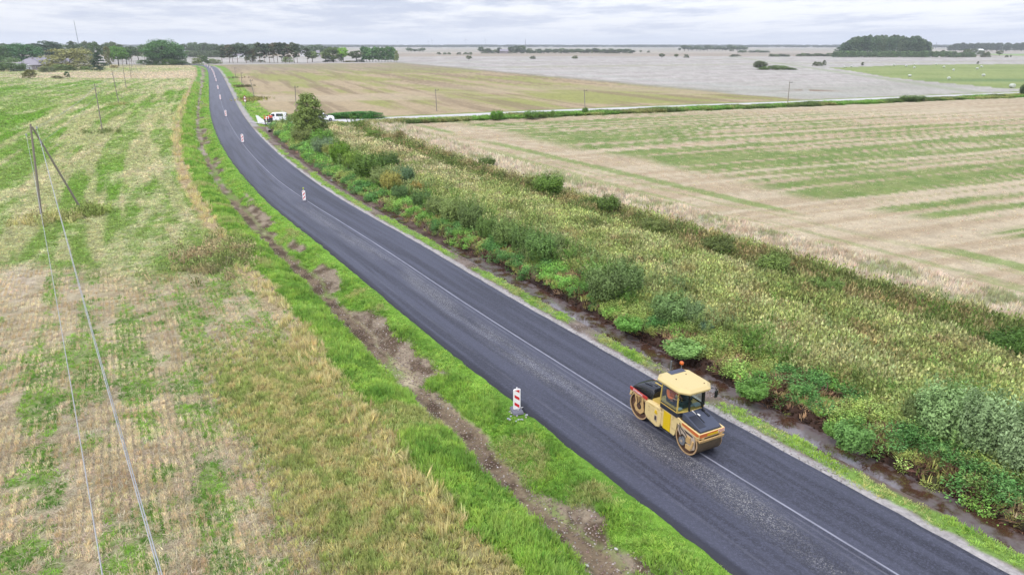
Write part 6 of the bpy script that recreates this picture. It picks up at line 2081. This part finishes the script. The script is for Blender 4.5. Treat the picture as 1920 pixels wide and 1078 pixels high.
def house(x_, y_, rz, L, Wd, hw, hr, wall, roof, label, cat='house', group=None, nwin=3, chim=True, name='farmhouse', hip=False):
    o = empty(name, (x_, y_, 0), rz, label, cat, group)
    e = MB()
    if hip:
        e.prism([(-L / 2, 0), (L / 2, 0), (L / 2, hw), (-L / 2, hw)], -Wd / 2, Wd / 2)
    else:
        e.prism([(-Wd / 2, 0), (Wd / 2, 0), (Wd / 2, hw), (0, hw + hr), (-Wd / 2, hw)], -L / 2, L / 2, 'x')
    e.build('wall', wall, o)
    for s_ in (-1, 1):
        e = MB()
        ex = .5
        if hip:
            e.add([(-L / 2 - ex, s_ * (Wd / 2 + ex), hw - .1), (L / 2 + ex, s_ * (Wd / 2 + ex), hw - .1), (L / 2 - Wd / 2, 0, hw + hr), (-L / 2 + Wd / 2, 0, hw + hr)], [(0, 1, 2, 3)])
            e.add([(s_ * (L / 2 + ex), -Wd / 2 - ex, hw - .1), (s_ * (L / 2 + ex), Wd / 2 + ex, hw - .1), (s_ * (L / 2 - Wd / 2), 0, hw + hr)], [(0, 1, 2)])
        else:
            d_ = .18
            e.add([(-L / 2 - ex, s_ * (Wd / 2 + ex), hw - hr * ex / (Wd / 2)), (L / 2 + ex, s_ * (Wd / 2 + ex), hw - hr * ex / (Wd / 2)), (L / 2 + ex, 0, hw + hr), (-L / 2 - ex, 0, hw + hr),
                   (-L / 2 - ex, s_ * (Wd / 2 + ex), hw - hr * ex / (Wd / 2) + d_), (L / 2 + ex, s_ * (Wd / 2 + ex), hw - hr * ex / (Wd / 2) + d_), (L / 2 + ex, 0, hw + hr + d_), (-L / 2 - ex, 0, hw + hr + d_)],
                  [(0, 1, 2, 3), (4, 5, 6, 7), (0, 1, 5, 4), (1, 2, 6, 5), (3, 0, 4, 7), (2, 3, 7, 6)])
        e.build('roof', roof, o)
    if chim:
        e = MB(); e.box((L * .12, 0, hw + hr + .5), (.8, .8, 1.6)); e.build('chimney', M_WALLG, o)
    for i in range(nwin):
        xx = -L / 2 + L * (i + .5) / nwin
        for s_ in (-1, 1):
            e = MB(); e.box((xx, s_ * (Wd / 2 + .03), hw * .55), (1.1, .08, hw * .38)); f_ = e.build('window', M_WALLW, o)
            e = MB(); e.box((xx, s_ * (Wd / 2 + .08), hw * .55), (.85, .04, hw * .30)); e.build('pane', M_WIN, f_)
    e = MB(); e.box((L / 2 + .04, 0, 1.1), (.08, 1.2, 2.2)); e.build('door', M_WALLG, o)
    return o


gf = 'farm buildings on the left'
hx, hy = gp(60, 131.5)
house(hx, hy, R(14), 15, 11, 3.2, 3.6, M_WALLG, M_SLATE, 'grey farmhouse with a hipped sheet roof at the left farmstead', group=gf, hip=True)
hx2, hy2 = gp(76, 130)
house(hx2 + 3, hy2 + 8, R(40), 24, 10, 3.6, 3.4, M_WALLR, M_SLATE, 'long barn with red boarded end behind the grey farmhouse', 'barn', gf, 4, True, 'barn')
hx3, hy3 = gp(40, 133)
house(hx3, hy3, R(5), 10, 6, 2.9, .35, M_WALLW, M_WALLW, 'low white shed with a nearly flat roof left of the farmhouse', 'shed', gf, 1, False, 'shed')
for u, v_, Y, L, h_, lb in ((362, 98, 1000, 12, 4.5, 'small white house among the trees behind the bend, left one'), (378, 98, 1010, 15, 5, 'pink-white house among the trees behind the bend, right one'),
                            (412, 98, 1020, 10, 3.5, 'little white house half hidden left of the pines'), (480, 99, 960, 16, 3.5, 'long low white building seen between the pines'), (603, 96, 1050, 22, 5, 'pale pinkish building behind the far field edge'), (588, 96, 1080, 8, 4, 'tiny white building above the pale round tree')):
    house(xat(u, v_, Y), Y - 55, R(8), L, 8, h_, 3, M_WALLW, M_SLATE, lb, 'house', 'far houses behind the bend', 2, False, 'farmhouse')
hx, hy = gp(945, 101); house(hx, hy - 6, R(4), 15, 9, 4.5, 3.2, M_WALLG, M_SLATE, 'grey shed with pale roof in the farm clump on the plain', 'shed', 'buildings on the plain', 2, False, 'shed')
hx, hy = gp(1800, 103); house(hx, hy - 40, R(12), 22, 9, 6.0, 3.0, M_WALLW, M_WALLW, 'small white farm before the woods at the right edge', 'house', 'buildings on the plain', 3, False, 'farmhouse')

# ---------------------------------------------------------------- wrapped bales
M_BALE = paint('white_bale_wrap', A(222, 228, 214, 1.8), .4, var=.12, scale=2)
e = MB()
n_ = 14; V = []
for (yy, rr_) in ((-.72, .30), (-.70, .62), (-.60, .74), (0, .77), (.60, .74), (.70, .62), (.72, .30)):
    for i in range(n_):
        t_ = 2 * math.pi * i / n_
        V.append((rr_ * math.cos(t_) * 1.06, yy, .70 + rr_ * math.sin(t_) * .93))
e.add(V, [(k * n_ + i, k * n_ + (i + 1) % n_, (k + 1) * n_ + (i + 1) % n_, (k + 1) * n_ + i) for k in range(6) for i in range(n_)] + [tuple(range(n_)), tuple(range(6 * n_, 7 * n_))])
bale0 = e.build('hay_bale', M_BALE, smooth=True)
BL = [(1583, 128, 'leftmost bale at the corner of the hay meadow'), (1596, 127, 'second bale from the left corner of the hay meadow'), (1676, 123.8, 'bale beside the dark bush on the upper meadow edge'), (1699, 125.6, 'bale on the upper meadow, right of the dark bush'),
      (1714, 128.6, 'lower one of two bales standing one above the other'), (1714, 122.8, 'upper one of two bales on the meadow edge'), (1755, 122.3, 'bale on the upper edge below the woods'), (1769.5, 127.6, 'bale in the middle of the upper meadow'),
      (1787.5, 133.4, 'bale in the centre of the hay meadow'), (1705.5, 144.6, 'bale at the lower left of the hay meadow'), (1778.5, 149.5, 'bale at the lower edge of the hay meadow'), (1843.5, 143.6, 'bale below the darker grass patch'),
      (1832, 130.6, 'lower bale of the pair left of the dark patch'), (1840, 126.8, 'upper bale of the pair left of the dark patch'), (1897.5, 165.5, 'nearest and largest bale by the side road')]
for i, (u, v_, lb) in enumerate(BL):
    o = bale0 if i == 0 else bale0.copy()
    if i: COL.objects.link(o)
    p = gp(u, v_)
    o.location = (p[0], p[1], 0); o.rotation_euler = (0, 0, rt.uniform(0, 3)); sc_ = .88 if i < 14 else 1.1
    o.scale = (sc_, sc_, sc_)
    tag(o, 'white wrapped ' + lb, 'hay bale', 'white wrapped bales on the hay meadow')

# ---------------------------------------------------------------- mast and wind turbines
M_TURB = paint('pale_tower_paint', A(206, 210, 220), .5, var=.02)
M_MAST = paint('grey_lattice_steel', A(120, 124, 136), .6)
Y = 1500
x0_, z1_ = xat(147, 82, Y), zat(39, Y)
ma = empty('radio_mast', (x0_, Y, 0), 0, 'thin tall radio mast above the left farmstead trees', 'mast')
for i in range(3):
    t_ = i * 2.094
    e = MB(); e.tube((.45 * math.cos(t_), .45 * math.sin(t_), 0), (.22 * math.cos(t_), .22 * math.sin(t_), z1_), .17, n=5); e.build('mast_leg', M_MAST, ma)
e = MB()
for k_ in range(24):
    z_ = z1_ * k_ / 24; e.tube((.5, 0, z_), (-.25, .4, z_ + z1_ / 24), .06, n=4); e.tube((-.25, .4, z_), (-.25, -.4, z_ + z1_ / 24), .06, n=4)
tag(e.build('lattice', M_MAST, ma), kind='stuff')
T_ = [(803, 78, 'leftmost faint wind turbine on the skyline'), (810, 77, 'second faint wind turbine, beside the leftmost one'), (873.5, 75, 'wind turbine of the middle pair on the skyline, left one'), (910, 75, 'wind turbine of the middle pair on the skyline, right one'), (745, 79, 'tiny wind turbine above the poplar grove'), (705, 79, 'tiny wind turbine left of the grove top')]
proto = None
for i, (u, v_, lb) in enumerate(T_):
    Y = 6900
    if proto is None:
        o = empty('wind_turbine', (0, 0, 0))
        e = MB(); e.tube((0, 0, 0), (0, 0, 1), .024, .014, 8); e.build('tower', M_TURB, o)
        e = MB(); e.box((0, -.02, 1.01), (.035, .10, .035)); e.build('nacelle', M_TURB, o)
        for q in range(3):
            an_ = q * 2.094 + .3
            e = MB(); e.prism([(0, .012), (.04, .03), (.48, .006), (.48, -.004), (.04, -.014)], -.006, .006)
            bl = e.build('rotor_blade', M_TURB, o); bl.location = (0, -.08, 1.01); bl.rotation_euler = (0, an_, 0)
        e = MB(); e.ball((0, -.08, 1.01), (.025, .03, .025), 8, 6); e.build('hub', M_TURB, o)
        proto = o
    else:
        o = copy_tree(proto)
    hz_ = zat(v_, Y)
    o.location = (xat(u, v_, Y), Y, 0); o.scale = (hz_, hz_, hz_); o.rotation_euler = (0, 0, rt.uniform(-.5, .5))
    tag(o, lb, 'wind turbine', 'wind turbines on the skyline')
Y = 3200
e = MB(); e.tube((0, 0, 0), (0, 0, zat(74, Y)), 1.2, .6, 6); o = e.build('thin_mast', M_MAST); o.location = (xat(985, 80, Y), Y, 0)
tag(o, 'thin mast behind the farm clump near the centre', 'mast', 'thin masts on the skyline')
e = MB(); e.tube((0, 0, 0), (0, 0, zat(80, Y)), 1.2, .6, 6); o = e.build('thin_mast', M_MAST); o.location = (xat(1756, 82, Y), Y, 0)
tag(o, 'thin mast between the two woods on the right', 'mast', 'thin masts on the skyline')

# ---------------------------------------------------------------- air
M_HAZE = bpy.data.materials.new('thin_haze'); M_HAZE.use_nodes = True
hn = NT(M_HAZE.node_tree)
pv = hn.n('ShaderNodeVolumePrincipled', {'Color': (0.90, 0.94, 1.0, 1), 'Density': 0.00014, 'Anisotropy': 0.2})
ho = hn.n('ShaderNodeOutputMaterial', {'Volume': pv.outputs[0]})
e = MB(); e.box((0, 0, 69), (53000, 53000, 142))
hz_o = e.build('haze', M_HAZE)
tag(hz_o, kind='stuff')
hz_o.display_type = 'WIRE'
